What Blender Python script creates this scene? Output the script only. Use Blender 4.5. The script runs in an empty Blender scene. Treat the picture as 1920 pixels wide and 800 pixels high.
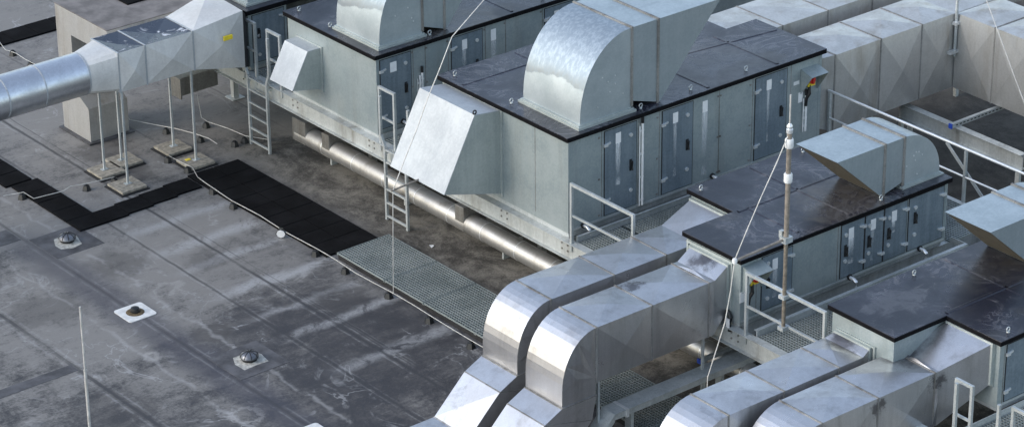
import bpy, math, random
from mathutils import Vector, Matrix
random.seed(7)
R = math.radians
scene = bpy.context.scene
C = scene.collection

# ------------------------------------------------------------------ mesh helper
class MB:
    def __init__(s): s.v = []; s.f = []
    def add(s, vs, fs):
        o = len(s.v); s.v += [tuple(p) for p in vs]; s.f += [tuple(i + o for i in f) for f in fs]; return s
    def box(s, x0, x1, y0, y1, z0, z1):
        return s.add([(x0,y0,z0),(x1,y0,z0),(x1,y1,z0),(x0,y1,z0),(x0,y0,z1),(x1,y0,z1),(x1,y1,z1),(x0,y1,z1)],
                     [(0,3,2,1),(4,5,6,7),(0,1,5,4),(1,2,6,5),(2,3,7,6),(3,0,4,7)])
    def prism(s, pts, axis, a0, a1):
        """extrude a closed 2-D outline along an axis ('x': pts are (y,z); 'y': (x,z); 'z': (x,y))"""
        def P(p, a):
            return (a,p[0],p[1]) if axis == 'x' else (p[0],a,p[1]) if axis == 'y' else (p[0],p[1],a)
        n = len(pts)
        vs = [P(p,a0) for p in pts] + [P(p,a1) for p in pts]
        fs = [tuple(range(n-1,-1,-1)), tuple(range(n,2*n))] + [(i,(i+1)%n,n+(i+1)%n,n+i) for i in range(n)]
        return s.add(vs, fs)
    def tube(s, pts, r, n=8, caps=True):
        pts = [Vector(p) for p in pts]; rings = []; up = Vector((0,0,1))
        rr = r if isinstance(r, (list, tuple)) else [r]*len(pts)
        for i, p in enumerate(pts):
            d = (pts[min(i+1,len(pts)-1)] - pts[max(i-1,0)]).normalized()
            a = d.cross(up)
            if a.length < 1e-3: a = Vector((1,0,0))
            a.normalize(); b = d.cross(a).normalized()
            rings.append([p + a*math.cos(t)*rr[i] + b*math.sin(t)*rr[i] for t in [2*math.pi*k/n for k in range(n)]])
        o = len(s.v)
        for g in rings: s.v += [tuple(q) for q in g]
        for i in range(len(pts)-1):
            for k in range(n):
                s.f.append((o+i*n+k, o+i*n+(k+1)%n, o+(i+1)*n+(k+1)%n, o+(i+1)*n+k))
        if caps:
            s.f.append(tuple(o+k for k in range(n-1,-1,-1))); s.f.append(tuple(o+(len(pts)-1)*n+k for k in range(n)))
        return s
    def bar(s, a, b, w, h=None):
        """square bar between two points"""
        h = h or w; a = Vector(a); b = Vector(b); d = (b-a).normalized()
        u = d.cross(Vector((0,0,1)))
        if u.length < 1e-3: u = Vector((1,0,0))
        u.normalize(); v = u.cross(d).normalized()
        q = [(-1,-1),(1,-1),(1,1),(-1,1)]
        vs = [p + u*i*w/2 + v*j*h/2 for p in (a,b) for i,j in q]
        return s.add(vs, [(3,2,1,0),(4,5,6,7),(0,1,5,4),(1,2,6,5),(2,3,7,6),(3,0,4,7)])
    def lathe(s, c, prof, n=16):
        c = Vector(c); o = len(s.v)
        for r, z in prof:
            for k in range(n):
                t = 2*math.pi*k/n; s.v.append((c.x+r*math.cos(t), c.y+r*math.sin(t), c.z+z))
        for i in range(len(prof)-1):
            for k in range(n):
                s.f.append((o+i*n+k, o+i*n+(k+1)%n, o+(i+1)*n+(k+1)%n, o+(i+1)*n+k))
        s.f.append(tuple(o+k for k in range(n-1,-1,-1))); s.f.append(tuple(o+(len(prof)-1)*n+k for k in range(n)))
        return s
    def disc_y(s, c, r, t, n=14):
        """short cylinder pointing to -Y"""
        return s.tube([(c[0],c[1],c[2]),(c[0],c[1]-t,c[2])], r, n)
    def torus(s, c, R_, r, axis='y', n=14, m=6):
        o = len(s.v); c = Vector(c)
        for i in range(n):
            t = 2*math.pi*i/n
            for j in range(m):
                u = 2*math.pi*j/m; q = R_ + r*math.cos(u); w = r*math.sin(u)
                p = (q*math.cos(t), w, q*math.sin(t)) if axis == 'y' else (q*math.cos(t), q*math.sin(t), w)
                s.v.append(tuple(c + Vector(p)))
        for i in range(n):
            for j in range(m):
                s.f.append((o+i*m+j, o+((i+1)%n)*m+j, o+((i+1)%n)*m+(j+1)%m, o+i*m+(j+1)%m))
        return s
    # ---- sheet-metal duct pieces: a ring is four corner points
    def facet(s, q, e, cen):
        """quad with a cross-broken (slightly pyramidal) face"""
        q = [Vector(p) for p in q]; m = sum(q, Vector())/4
        n = (q[2]-q[0]).cross(q[3]-q[1]).normalized()
        if n.dot(m - cen) < 0: n = -n; q = q[::-1]
        if abs(e) < 1e-6: return s.add(q, [(0,1,2,3)])
        return s.add(q + [m + n*e], [(0,1,4),(1,2,4),(2,3,4),(3,0,4)])
    def section(s, A, B, e=.016, skip=(), caps=False):
        A = [Vector(p) for p in A]; B = [Vector(p) for p in B]; cen = (sum(A, Vector())+sum(B, Vector()))/8
        for i in range(4):
            if i in skip: continue
            j = (i+1)%4; s.facet([A[i],A[j],B[j],B[i]], e, cen)
        if caps: s.facet(A, 0, cen); s.facet(B, 0, cen)
        return s
    def flange(s, ring, d, w=.035, k=.014):
        ring = [Vector(p) for p in ring]; c = sum(ring, Vector())/4; d = Vector(d).normalized()
        big = []
        for p in ring:
            v = p - c; v -= d*v.dot(d); big.append(p + v.normalized()*k*1.41)
        return s.section([p-d*w/2 for p in big], [p+d*w/2 for p in big], 0, caps=True)

def rx(x, y0, y1, z0, z1):     # ring across a run along X
    return [(x,y0,z1),(x,y1,z1),(x,y1,z0),(x,y0,z0)]
def ry(y, x0, x1, z0, z1):
    return [(x0,y,z1),(x1,y,z1),(x1,y,z0),(x0,y,z0)]

def root_of(o):
    while o.parent: o = o.parent
    return o
def build(mb, name, mat, parent=None, smooth=0, origin=None, bevel=0):
    if parent is not None: L = Vector(root_of(parent).location)
    elif origin is not None: L = Vector(origin)
    else:
        xs = [p[0] for p in mb.v]; ys = [p[1] for p in mb.v]; zs = [p[2] for p in mb.v]
        L = Vector(((min(xs)+max(xs))/2, (min(ys)+max(ys))/2, min(zs)))
    me = bpy.data.meshes.new(name)
    me.from_pydata([(p[0]-L.x, p[1]-L.y, p[2]-L.z) for p in mb.v], [], mb.f)
    import bmesh
    bm = bmesh.new(); bm.from_mesh(me); bmesh.ops.recalc_face_normals(bm, faces=bm.faces); bm.to_mesh(me); bm.free()
    me.materials.append(mat)
    if smooth:
        me.shade_smooth(); me.set_sharp_from_angle(angle=R(smooth))
    o = bpy.data.objects.new(name, me); C.objects.link(o)
    if parent is not None: o.parent = parent
    else: o.location = L
    if bevel:
        b = o.modifiers.new('edge', 'BEVEL'); b.width = bevel; b.segments = 1; b.limit_method = 'ANGLE'; b.angle_limit = R(50)
    return o
def thing(name, label, cat, loc, group=None):
    o = bpy.data.objects.new(name, None); C.objects.link(o); o.location = loc; o.empty_display_size = .2
    o['label'] = label; o['category'] = cat
    if group: o['group'] = group
    return o
def tag(o, label, cat, group=None):
    o['label'] = label; o['category'] = cat
    if group: o['group'] = group
    return o
def struct(o): o['kind'] = 'structure'; return o
def copy_tree(o, parent=None):
    c = o.copy(); C.objects.link(c)
    if parent is not None: c.parent = parent
    for ch in o.children: copy_tree(ch, c)
    return c

# ------------------------------------------------------------------ materials
def S(*c): return tuple((x/255/12.92 if x/255 <= .04045 else ((x/255+.055)/1.055)**2.4) for x in c) + (1,)
class NT:
    def __init__(s, name):
        s.m = bpy.data.materials.new(name); s.m.use_nodes = True; s.t = s.m.node_tree
        s.b = s.t.nodes['Principled BSDF']; s.geo = s.t.nodes.new('ShaderNodeNewGeometry'); s.P = s.geo.outputs['Position']
    def n(s, kind, **kw):
        x = s.t.nodes.new(kind)
        for k, v in kw.items(): setattr(x, k, v)
        return x
    def l(s, a, b): s.t.links.new(a, b)
    def val(s, sock, v):
        if hasattr(v, 'links') or isinstance(v, bpy.types.NodeSocket): s.l(v, sock)
        else: sock.default_value = v
    def mul(s, vec):
        x = s.n('ShaderNodeVectorMath', operation='MULTIPLY'); s.l(s.P, x.inputs[0]); x.inputs[1].default_value = vec; return x.outputs[0]
    def noise(s, scale=1, detail=4, rough=.55, stretch=None, dist=0, off=0):
        x = s.n('ShaderNodeTexNoise'); x.inputs['Scale'].default_value = scale; x.inputs['Detail'].default_value = detail
        x.inputs['Roughness'].default_value = rough; x.inputs['Distortion'].default_value = dist
        v = s.mul(stretch) if stretch else s.P
        if off:
            a = s.n('ShaderNodeVectorMath', operation='ADD'); s.l(v, a.inputs[0]); a.inputs[1].default_value = (off, off*1.7, off*.6); v = a.outputs[0]
        s.l(v, x.inputs['Vector']); return x.outputs[0]
    def math(s, op, a, b=0., c=None, clamp=False):
        x = s.n('ShaderNodeMath', operation=op, use_clamp=clamp); s.val(x.inputs[0], a); s.val(x.inputs[1], b)
        if c is not None: s.val(x.inputs[2], c)
        return x.outputs[0]
    def ramp(s, f, a, b, lo=0., hi=1.):
        x = s.n('ShaderNodeMapRange', interpolation_type='SMOOTHSTEP'); s.val(x.inputs[0], f)
        for i, q in zip((1,2,3,4), (a,b,lo,hi)): s.val(x.inputs[i], q)
        return x.outputs[0]
    def mix(s, f, a, b, mode='MIX'):
        x = s.n('ShaderNodeMix', data_type='RGBA', blend_type=mode)
        s.val(x.inputs[0], f); s.val(x.inputs[6], a); s.val(x.inputs[7], b); return x.outputs[2]
    def set(s, col=None, rough=None, metal=None, bump=None, bd=.01, bs=.5, spec=None):
        if col is not None: s.val(s.b.inputs['Base Color'], col)
        if rough is not None: s.val(s.b.inputs['Roughness'], rough)
        if metal is not None: s.val(s.b.inputs['Metallic'], metal)
        if spec is not None: s.b.inputs['Specular IOR Level'].default_value = spec
        if bump is not None:
            x = s.n('ShaderNodeBump'); x.inputs['Strength'].default_value = bs; x.inputs['Distance'].default_value = bd
            s.l(bump, x.inputs['Height']); s.l(x.outputs[0], s.b.inputs['Normal'])
        return s.m
    def xyz(s):
        x = s.n('ShaderNodeSeparateXYZ'); s.l(s.P, x.inputs[0]); return x.outputs

def metal(name, c0, c1, met, r0, r1, streak=.35, stain=None, stain_amt=0, bump=.15, streak_dir=(9,9,.5), fine=22, smudge=0, spots=()):
    t = NT(name)
    a = t.noise(1.6, 5, .6); st = t.noise(1., 4, .6, stretch=streak_dir); f = t.noise(fine, 3, .7)
    v = t.math('ADD', t.math('MULTIPLY', a, 1-streak), t.math('MULTIPLY', st, streak))
    v = t.math('ADD', v, t.math('MULTIPLY', t.math('SUBTRACT', f, .5), .42))
    col = t.mix(t.ramp(v, .32, .68), c0, c1)
    if stain:
        sn = t.noise(1., 5, .65, stretch=(2.6,2.6,.3), off=3.1)
        col = t.mix(t.math('MULTIPLY', t.ramp(sn, .5, .72), stain_amt), col, stain)
    if smudge:
        sm = t.math('MULTIPLY', t.ramp(t.noise(.9, 7, .75, dist=1., off=13), .58, .66), smudge)
        col = t.mix(sm, col, S(92,88,92))
    for cx, cy, cz, rr in spots:
        q = t.n('ShaderNodeVectorMath', operation='DISTANCE'); t.l(t.P, q.inputs[0]); q.inputs[1].default_value = (cx,cy,cz)
        dd = t.math('ADD', q.outputs['Value'], t.math('MULTIPLY', t.math('SUBTRACT', t.noise(2.4, 6, .7, off=cx), .5), 1.1))
        col = t.mix(t.ramp(dd, rr, rr*.3, 0, .75), col, S(74,70,72))
    rg = t.ramp(v, .3, .7, r1, r0)
    return t.set(col, rg, met, t.noise(2.2, 3, .5, off=8), .02, bump)

M = {}
M['casing'] = metal('zinc_casing', (.255,.305,.312,1), (.355,.40,.40,1), .34, .34, .48, .22, S(120,118,104), .2, bump=.3, streak_dir=(5,5,.35))
M['door'] = metal('zinc_door', (.15,.195,.232,1), (.25,.305,.345,1), .42, .3, .42, .5, bump=.3)
M['duct'] = metal('duct_sheet', (.45,.452,.465,1), (.57,.572,.585,1), .86, .27, .40, .3, S(96,90,84), .3, bump=.12, smudge=.25, fine=45, spots=((-1.85,-10.7,2.32,.42), (-1.5,-11.6,2.27,.5), (-1.9,-7.5,2.5,.3), (-3.3,-7.3,2.4,.22), (-2.75,-12.36,2.1,.2), (-1.42,-12.36,2.1,.2)))
M['duct_worn'] = metal('weathered_duct_sheet', (.46,.455,.435,1), (.58,.575,.555,1), .66, .36, .5, .4, S(128,112,88), .45, bump=.2, streak_dir=(4,4,.35))
M['white_duct'] = metal('pale_duct_sheet', (.50,.495,.475,1), (.62,.615,.59,1), .12, .45, .6, .3, bump=.1)
M['cowl'] = metal('cowl_sheet', (.33,.385,.41,1), (.43,.485,.505,1), .6, .34, .46, .35, bump=.1)
def cowl_bend():
    t = NT('cowl_bend_sheet'); tc = t.n('ShaderNodeTexCoord'); sp = t.n('ShaderNodeSeparateXYZ'); t.l(tc.outputs['Generated'], sp.inputs[0])
    a = t.noise(1.6, 5, .6); f = t.noise(26, 3, .7); st = t.noise(1., 5, .7, stretch=(14,14,1.2), off=3)
    v = t.math('ADD', a, t.math('MULTIPLY', t.math('SUBTRACT', f, .5), .4))
    col = t.mix(t.ramp(v, .3, .7), (.34,.39,.41,1), (.44,.49,.505,1))
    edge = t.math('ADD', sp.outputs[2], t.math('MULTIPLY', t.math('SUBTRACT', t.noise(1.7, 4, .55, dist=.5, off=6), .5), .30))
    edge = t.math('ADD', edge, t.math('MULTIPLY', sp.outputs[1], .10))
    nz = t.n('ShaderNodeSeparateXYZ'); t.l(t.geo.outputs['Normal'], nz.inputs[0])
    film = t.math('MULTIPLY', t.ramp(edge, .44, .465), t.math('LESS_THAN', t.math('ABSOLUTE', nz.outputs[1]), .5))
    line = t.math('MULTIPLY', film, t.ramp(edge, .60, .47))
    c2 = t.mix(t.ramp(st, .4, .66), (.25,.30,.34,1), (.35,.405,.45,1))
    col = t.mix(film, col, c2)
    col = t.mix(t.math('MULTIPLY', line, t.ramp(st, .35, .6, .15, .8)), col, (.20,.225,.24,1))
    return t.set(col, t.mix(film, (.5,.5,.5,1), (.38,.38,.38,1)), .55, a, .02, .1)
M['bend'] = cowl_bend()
M['hood'] = metal('hood_sheet', (.34,.365,.385,1), (.43,.455,.47,1), .3, .45, .58, .3, bump=.1)
M['hood_side'] = metal('hood_side_sheet', (.32,.36,.35,1), (.43,.47,.455,1), .4, .42, .55, .3, bump=.1)
M['galv'] = metal('galvanised_steel', (.36,.39,.39,1), (.58,.61,.61,1), .5, .42, .58, .2, bump=.1, fine=30)
M['girder'] = metal('girder_steel', (.36,.38,.37,1), (.52,.545,.53,1), .3, .45, .6, .35, S(96,86,66), .5, bump=.1)
M['pipe'] = metal('aluminium_jacket', (.44,.435,.42,1), (.54,.535,.515,1), .85, .42, .52, .2, S(96,84,62), .4, bump=.05)
M['bigpipe'] = metal('spiral_duct_sheet', (.50,.52,.55,1), (.66,.68,.71,1), .9, .28, .4, .3, bump=.15)
M['box'] = metal('pipe_box_sheet', (.30,.29,.27,1), (.45,.44,.41,1), .8, .34, .48, .4, S(80,70,50), .4, bump=.1)
M['seam'] = metal('seam_steel', (.15,.145,.135,1), (.30,.295,.28,1), .3, .5, .7, .2, S(60,50,38), .6, bump=0)
M['bright'] = metal('bright_fitting', (.66,.68,.68,1), (.8,.81,.81,1), .6, .3, .4, .2, bump=0)

def plain(name, c, rough=.5, met=0, var=.25, sc=9):
    t = NT(name); n = t.noise(sc, 4, .6)
    d = tuple(x*(1-var) for x in c[:3]) + (1,); u = tuple(min(1, x*(1+var*.6)) for x in c[:3]) + (1,)
    return t.set(t.mix(t.ramp(n, .3, .7), d, u), rough, met)
M['gap'] = plain('dark_gap', (.018,.018,.018,1), .9)
M['inside'] = plain('dark_cowl_lining', (.12,.108,.082,1), .7, .3)
M['rubber'] = plain('black_rubber', (.014,.014,.015,1), .75, 0, .4)
M['plastic'] = plain('black_plastic', (.012,.013,.014,1), .4)
M['white'] = plain('white_plastic', (.72,.73,.72,1), .5, 0, .08)
M['label'] = plain('white_label', (.75,.75,.74,1), .5, 0, .06)
M['cable'] = plain('pale_conductor', (.52,.51,.48,1), .5, .2, .2)
M['wood'] = plain('weathered_pole', S(132,124,114), .6, .1, .3, 14)
M['pole'] = plain('dull_pole', S(128,120,108), .55, .3, .35, 14)
M['red'] = plain('red_knob', (.55,.03,.02,1), .4, 0, .1)
M['yellow'] = plain('yellow_plate', (.75,.58,.03,1), .45, 0, .1)
M['blue'] = plain('blue_cap', (.02,.07,.42,1), .5, 0, .1)
M['slab'] = plain('paving_slab_concrete', S(142,136,124), .9, 0, .35, 12)
M['mesh'] = metal('dull_grating_steel', (.20,.23,.225,1), (.33,.36,.35,1), .35, .5, .65, .2, bump=0)
M['leaf'] = plain('dry_leaf_litter', S(96,82,60), .95, 0, .5, 30)
M['flex'] = plain('flexible_sleeve', S(92,92,86), .8, 0, .4, 7)

def mat_mat():
    t = NT('rubber_tile'); n = t.noise(60, 2, .7); b = t.noise(1.7, 4, .6)
    col = t.mix(t.ramp(b, .35, .75), (.006,.006,.0065,1), (.012,.012,.013,1))
    col = t.mix(t.ramp(n, .62, .8, 0, .5), col, (.035,.035,.037,1))
    return t.set(col, .95, 0, n, .004, .6, spec=.06)
M['mat'] = mat_mat()

def roof_panel():
    t = NT('dark_roof_sheet'); X, Y, Z_ = t.xyz()
    n = t.noise(.9, 5, .6, dist=.6); sw = t.noise(.8, 3, .5, dist=2.6, off=4); f = t.noise(26, 3, .7)
    rings = t.math('SINE', t.math('MULTIPLY', sw, 46.))
    rings = t.math('MULTIPLY', t.ramp(rings, .1, 1.), t.ramp(n, .42, .62))
    col = t.mix(t.ramp(n, .3, .72), (.009,.010,.018,1), (.024,.025,.037,1))
    col = t.mix(t.math('MULTIPLY', rings, .45), col, (.13,.13,.145,1))
    dust = t.ramp(t.noise(1.5, 7, .72, dist=1.4, off=9), .55, .72)
    col = t.mix(t.math('MULTIPLY', dust, .75), col, (.13,.125,.13,1))
    col = t.mix(t.math('MULTIPLY', t.ramp(f, .5, .8), .25), col, (.10,.10,.11,1))
    col = t.mix(t.math('MULTIPLY', t.ramp(t.noise(.7, 3, .5, off=17), .6, .72), .45), col, (.035,.03,.024,1))
    for cx, cy, rr, cc, k in ((1.15,-7.75,.95,(.085,.078,.068,1),.55), (1.2,-11.1,.8,(.06,.057,.052,1),.4), (2.1,-3.0,1.2,(.10,.098,.10,1),.6), (.2,2.0,1.0,(.085,.075,.06,1),.6), (-.9,-10.9,.5,(.16,.165,.18,1),.3)):
        dx = t.math('MULTIPLY', t.math('SUBTRACT', X, cx), .75); dy = t.math('SUBTRACT', Y, cy)
        dd = t.math('SQRT', t.math('ADD', t.math('MULTIPLY', dx, dx), t.math('MULTIPLY', dy, dy)))
        dd = t.math('ADD', dd, t.math('MULTIPLY', t.math('SUBTRACT', t.noise(1.6, 5, .65, dist=.8, off=cx*3+9), .5), 1.5))
        col = t.mix(t.math('MULTIPLY', t.math('MULTIPLY', t.ramp(dd, rr, rr*.6), t.ramp(t.noise(5, 7, .75, dist=.5, off=29), .34, .56, .25, 1)), k), col, cc)
    return t.set(col, t.ramp(n, .3, .7, .38, .2), 0, t.noise(3, 3, .5), .02, .2)
M['roofsheet'] = roof_panel()

M['fascia'] = plain('black_edge_trim', (.006,.006,.007,1), .9, 0, .3); M['fascia'].node_tree.nodes['Principled BSDF'].inputs['Specular IOR Level'].default_value = .1

def wet():
    t = NT('pooled_water_on_sheet'); n = t.noise(2.6, 6, .7, dist=.8)
    w = t.ramp(n, .56, .66)
    col = t.mix(w, (.035,.045,.065,1), (.62,.64,.67,1))
    return t.set(col, t.ramp(n, .5, .64, .22, .7), 0, spec=.22)
M['wet'] = wet()

def streak():
    t = NT('wash_streak'); tc = t.n('ShaderNodeTexCoord'); sp = t.n('ShaderNodeSeparateXYZ'); t.l(tc.outputs['Generated'], sp.inputs[0])
    n = t.noise(1., 5, .75, stretch=(26,26,2.2))
    oi = t.n('ShaderNodeObjectInfo')
    a = t.math('MULTIPLY', t.ramp(sp.outputs[0], 0, .35), t.ramp(sp.outputs[0], 1, .65))
    d = t.math('ADD', t.math('MULTIPLY', t.ramp(sp.outputs[2], .15, 1.), .75), t.ramp(sp.outputs[2], .22, .0, 0, .35))
    a = t.math('MULTIPLY', t.math('MULTIPLY', a, d), t.ramp(n, .25, .6))
    t.l(t.math('MULTIPLY', a, t.ramp(oi.outputs['Random'], 0, 1, .5, 1.7), clamp=True), t.b.inputs['Alpha'])
    return t.set((.74,.77,.78,1), .5, .1)
M['streak'] = streak()

def membrane(tint=0):
    t = NT('roof_membrane'); X, Y, Z_ = t.xyz()
    big = t.noise(.28, 6, .65, dist=.5); mid = t.noise(1.1, 9, .74, dist=.6, off=2); fine = t.noise(17, 5, .8)
    sx = t.noise(1., 8, .72, stretch=(.5,3.2,1), dist=.35, off=5)        # marks running along the sheets
    sy = t.noise(1., 5, .6, stretch=(3.0,.4,1), dist=.3, off=11)
    v = t.math('ADD', t.math('MULTIPLY', big, .32), t.math('MULTIPLY', mid, .33))
    v = t.math('ADD', v, t.math('MULTIPLY', sx, .25)); v = t.math('ADD', v, t.math('MULTIPLY', sy, .10))
    v = t.math('ADD', v, t.math('MULTIPLY', t.math('SUBTRACT', fine, .5), .30))
    v = t.math('ADD', v, t.math('MULTIPLY', t.math('SUBTRACT', t.noise(4.2, 6, .7, dist=.7, off=61), .5), .22))
    # dry pale dust further up the roof, damper and darker at the low end
    v = t.math('ADD', v, t.ramp(Y, -4., 4., -.02, .055))
    col = t.mix(t.ramp(v, .40, .585), (.033,.031,.032,1), (.195,.187,.176,1))
    sc = t.noise(1., 5, .8, stretch=(1.3,15,1), dist=.25, off=71)              # scuffs and fine pale streaks along the sheets
    col = t.mix(t.math('MULTIPLY', t.ramp(sc, .57, .70), t.ramp(mid, .40, .60, .05, .6)), col, (.32,.315,.305,1))
    sp_ = t.noise(38, 2, .6, off=81)
    col = t.mix(t.ramp(sp_, .66, .74, 0, .45), col, (.34,.335,.32,1))
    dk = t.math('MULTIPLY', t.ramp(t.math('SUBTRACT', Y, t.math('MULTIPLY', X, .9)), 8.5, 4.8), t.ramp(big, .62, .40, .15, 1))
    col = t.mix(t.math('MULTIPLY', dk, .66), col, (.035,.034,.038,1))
    # pale dried tide marks
    ed = t.math('ABSOLUTE', t.math('SUBTRACT', t.noise(.75, 4, .6, dist=1.1, off=21), .5))
    col = t.mix(t.math('MULTIPLY', t.ramp(ed, .022, .0), t.ramp(mid, .45, .65, 0, .6)), col, (.33,.33,.33,1))
    # pale cross bands where sheets end
    wob = t.math('MULTIPLY', t.math('SUBTRACT', t.noise(1.3, 3, .6, off=31), .5), .5)
    for yy, w, k in ((2.85,.20,.34), (1.95,.13,.28), (.68,.16,.34), (-.4,.1,.22), (-1.35,.13,.28), (3.9,.16,.28), (-2.9,.16,.22)):
        d = t.math('ABSOLUTE', t.math('SUBTRACT', t.math('ADD', Y, wob), yy))
        msk = t.math('MULTIPLY', t.ramp(d, w*1.6, .0), t.ramp(X, -6.6, -5.6))
        msk = t.math('MULTIPLY', msk, t.ramp(X, -3.5, -3.9)); msk = t.math('MULTIPLY', msk, t.math('MULTIPLY', t.ramp(mid, .36, .5), t.ramp(fine, .3, .6, .45, 1)))
        col = t.mix(t.math('MULTIPLY', msk, k*3.), col, (.30,.30,.30,1))
    def blotch(cx, cy, rr, cc, k, ring=0):
        q = t.n('ShaderNodeVectorMath', operation='DISTANCE'); t.l(t.P, q.inputs[0]); q.inputs[1].default_value = (cx,cy,0)
        dd = t.math('ADD', q.outputs['Value'], t.math('MULTIPLY', t.math('SUBTRACT', t.noise(1.9, 6, .68, off=cx*2.3+cy), .5), rr*1.5+(.55 if ring else 0)))
        mk = t.ramp(t.math('ABSOLUTE', t.math('SUBTRACT', dd, rr)), ring, 0.) if ring else t.ramp(dd, rr, rr*.55)
        return t.mix(t.math('MULTIPLY', mk, k), col, cc)
    dark_tone, dust_ = (.048,.045,.044,1), (.36,.35,.335,1)  # dark blotches by stands, ladder feet and on open roof; pale dust for rings
    for cx, cy, rr, k in ((-4.75,6.35,.75,.6), (-3.35,6.2,.6,.55), (-4.3,7.6,.8,.5), (-2.0,5.3,.5,.6), (-1.95,1.0,.8,.75), (-2.2,-.6,.9,.7), (-7.1,-.35,.45,.6), (-6.9,3.0,.7,.45), (-5.6,2.1,.5,.4), (-4.6,-.7,.7,.4), (-8.9,2.3,.8,.4), (-9.9,-1.6,.9,.4)):
        col = blotch(cx, cy, rr, dark_tone, k)
    for cx, cy, rr, w_, k in ((-8.25,-3.1,.24,.08,.5), (-6.75,1.6,.22,.07,.3), (-8.35,-.4,.07,.12,.5)):
        col = blotch(cx, cy, rr, dust_, k, w_)
    # damp run-off line through the two drains
    vd = t.math('ABSOLUTE', t.math('ADD', X, t.math('ADD', 7.78, t.math('MULTIPLY', wob, .9))))
    vm = t.math('MULTIPLY', t.ramp(vd, .62, .12), t.ramp(Y, 6.2, 4.0))
    col = t.mix(t.math('MULTIPLY', vm, .6), col, (.046,.047,.062,1))
    col = t.mix(t.math('MULTIPLY', t.ramp(t.math('ABSOLUTE', t.math('SUBTRACT', vd, .68)), .07, 0.), t.ramp(mid, .42, .58, 0, .5)), col, (.30,.295,.29,1))
    # lap joints between the membrane sheets
    wl = t.math('MULTIPLY', t.math('SUBTRACT', t.noise(2.4, 3, .6, off=41), .5), .05)
    for xx, w, k in ((-3.38,.03,.35), (-5.2,.045,.8), (-5.03,.02,.5), (-6.12,.035,.65), (-7.7,.05,.5), (-9.6,.06,.75), (-1.0,.03,.4)):
        d = t.math('ABSOLUTE', t.math('SUBTRACT', t.math('ADD', X, wl), xx))
        col = t.mix(t.math('MULTIPLY', t.math('MULTIPLY', t.ramp(d, w, w*.3), k), t.ramp(sy, .30, .52, .25, 1.)), col, (.035,.035,.038,1))
        d2 = t.math('ABSOLUTE', t.math('SUBTRACT', d, w*1.7))
        col = t.mix(t.math('MULTIPLY', t.ramp(d2, w*.7, 0.), t.math('MULTIPLY', t.ramp(mid, .4, .6), k*.45)), col, (.32,.32,.32,1))
    # silt gathered in the trough beside and below the platform
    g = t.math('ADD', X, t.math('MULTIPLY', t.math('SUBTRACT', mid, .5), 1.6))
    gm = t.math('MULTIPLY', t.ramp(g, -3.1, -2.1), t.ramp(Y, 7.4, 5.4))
    silt_and_shade = t.mix(t.ramp(t.math('ADD', t.noise(.9, 9, .78, stretch=(1.3,1.,1), dist=.35, off=51), t.math('MULTIPLY', t.math('SUBTRACT', t.noise(30, 3, .8), .5), .3)), .36, .62), (.042,.038,.032,1), (.215,.198,.168,1))
    silt_and_shade = t.mix(t.ramp(X, 3.4, 5.2, 0, .7), silt_and_shade, (.028,.025,.022,1))  # darkens towards the far side: shade below the corner duct put into the colour
    col = t.mix(t.math('MULTIPLY', gm, .92), col, silt_and_shade)
    rough = t.math('ADD', t.ramp(v, .36, .6, .5, .85), t.math('MULTIPLY', gm, .3), clamp=True)
    return t.set(col, rough, 0, t.math('ADD', mid, t.math('MULTIPLY', fine, .35)), .02, .35, spec=.4)
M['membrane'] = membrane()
M['patch'] = plain('membrane_patch', (.078,.077,.082,1), .75, 0, .5, 2.6)
M['capmetal'] = plain('lead_cap', (.16,.165,.18,1), .35, .6, .4, 8)
M['collar'] = plain('white_collar', (.62,.62,.60,1), .6, 0, .15, 8)
M['sealant'] = plain('pale_sealant', S(170,168,160), .8, 0, .4, 14)
M['tar'] = plain('dark_box_top', S(120,114,110), .7, .2, .35, 3)

# ------------------------------------------------------------------ setting
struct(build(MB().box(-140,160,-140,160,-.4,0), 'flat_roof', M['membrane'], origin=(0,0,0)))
struct(build(MB().box(-13.2,-9.62,-.02,.24,0,.005), 'membrane_strip', M['patch']))
struct(build(MB().box(-8.9,-7.75,5.05,5.6,0,.005), 'membrane_strip', M['patch']))

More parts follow.
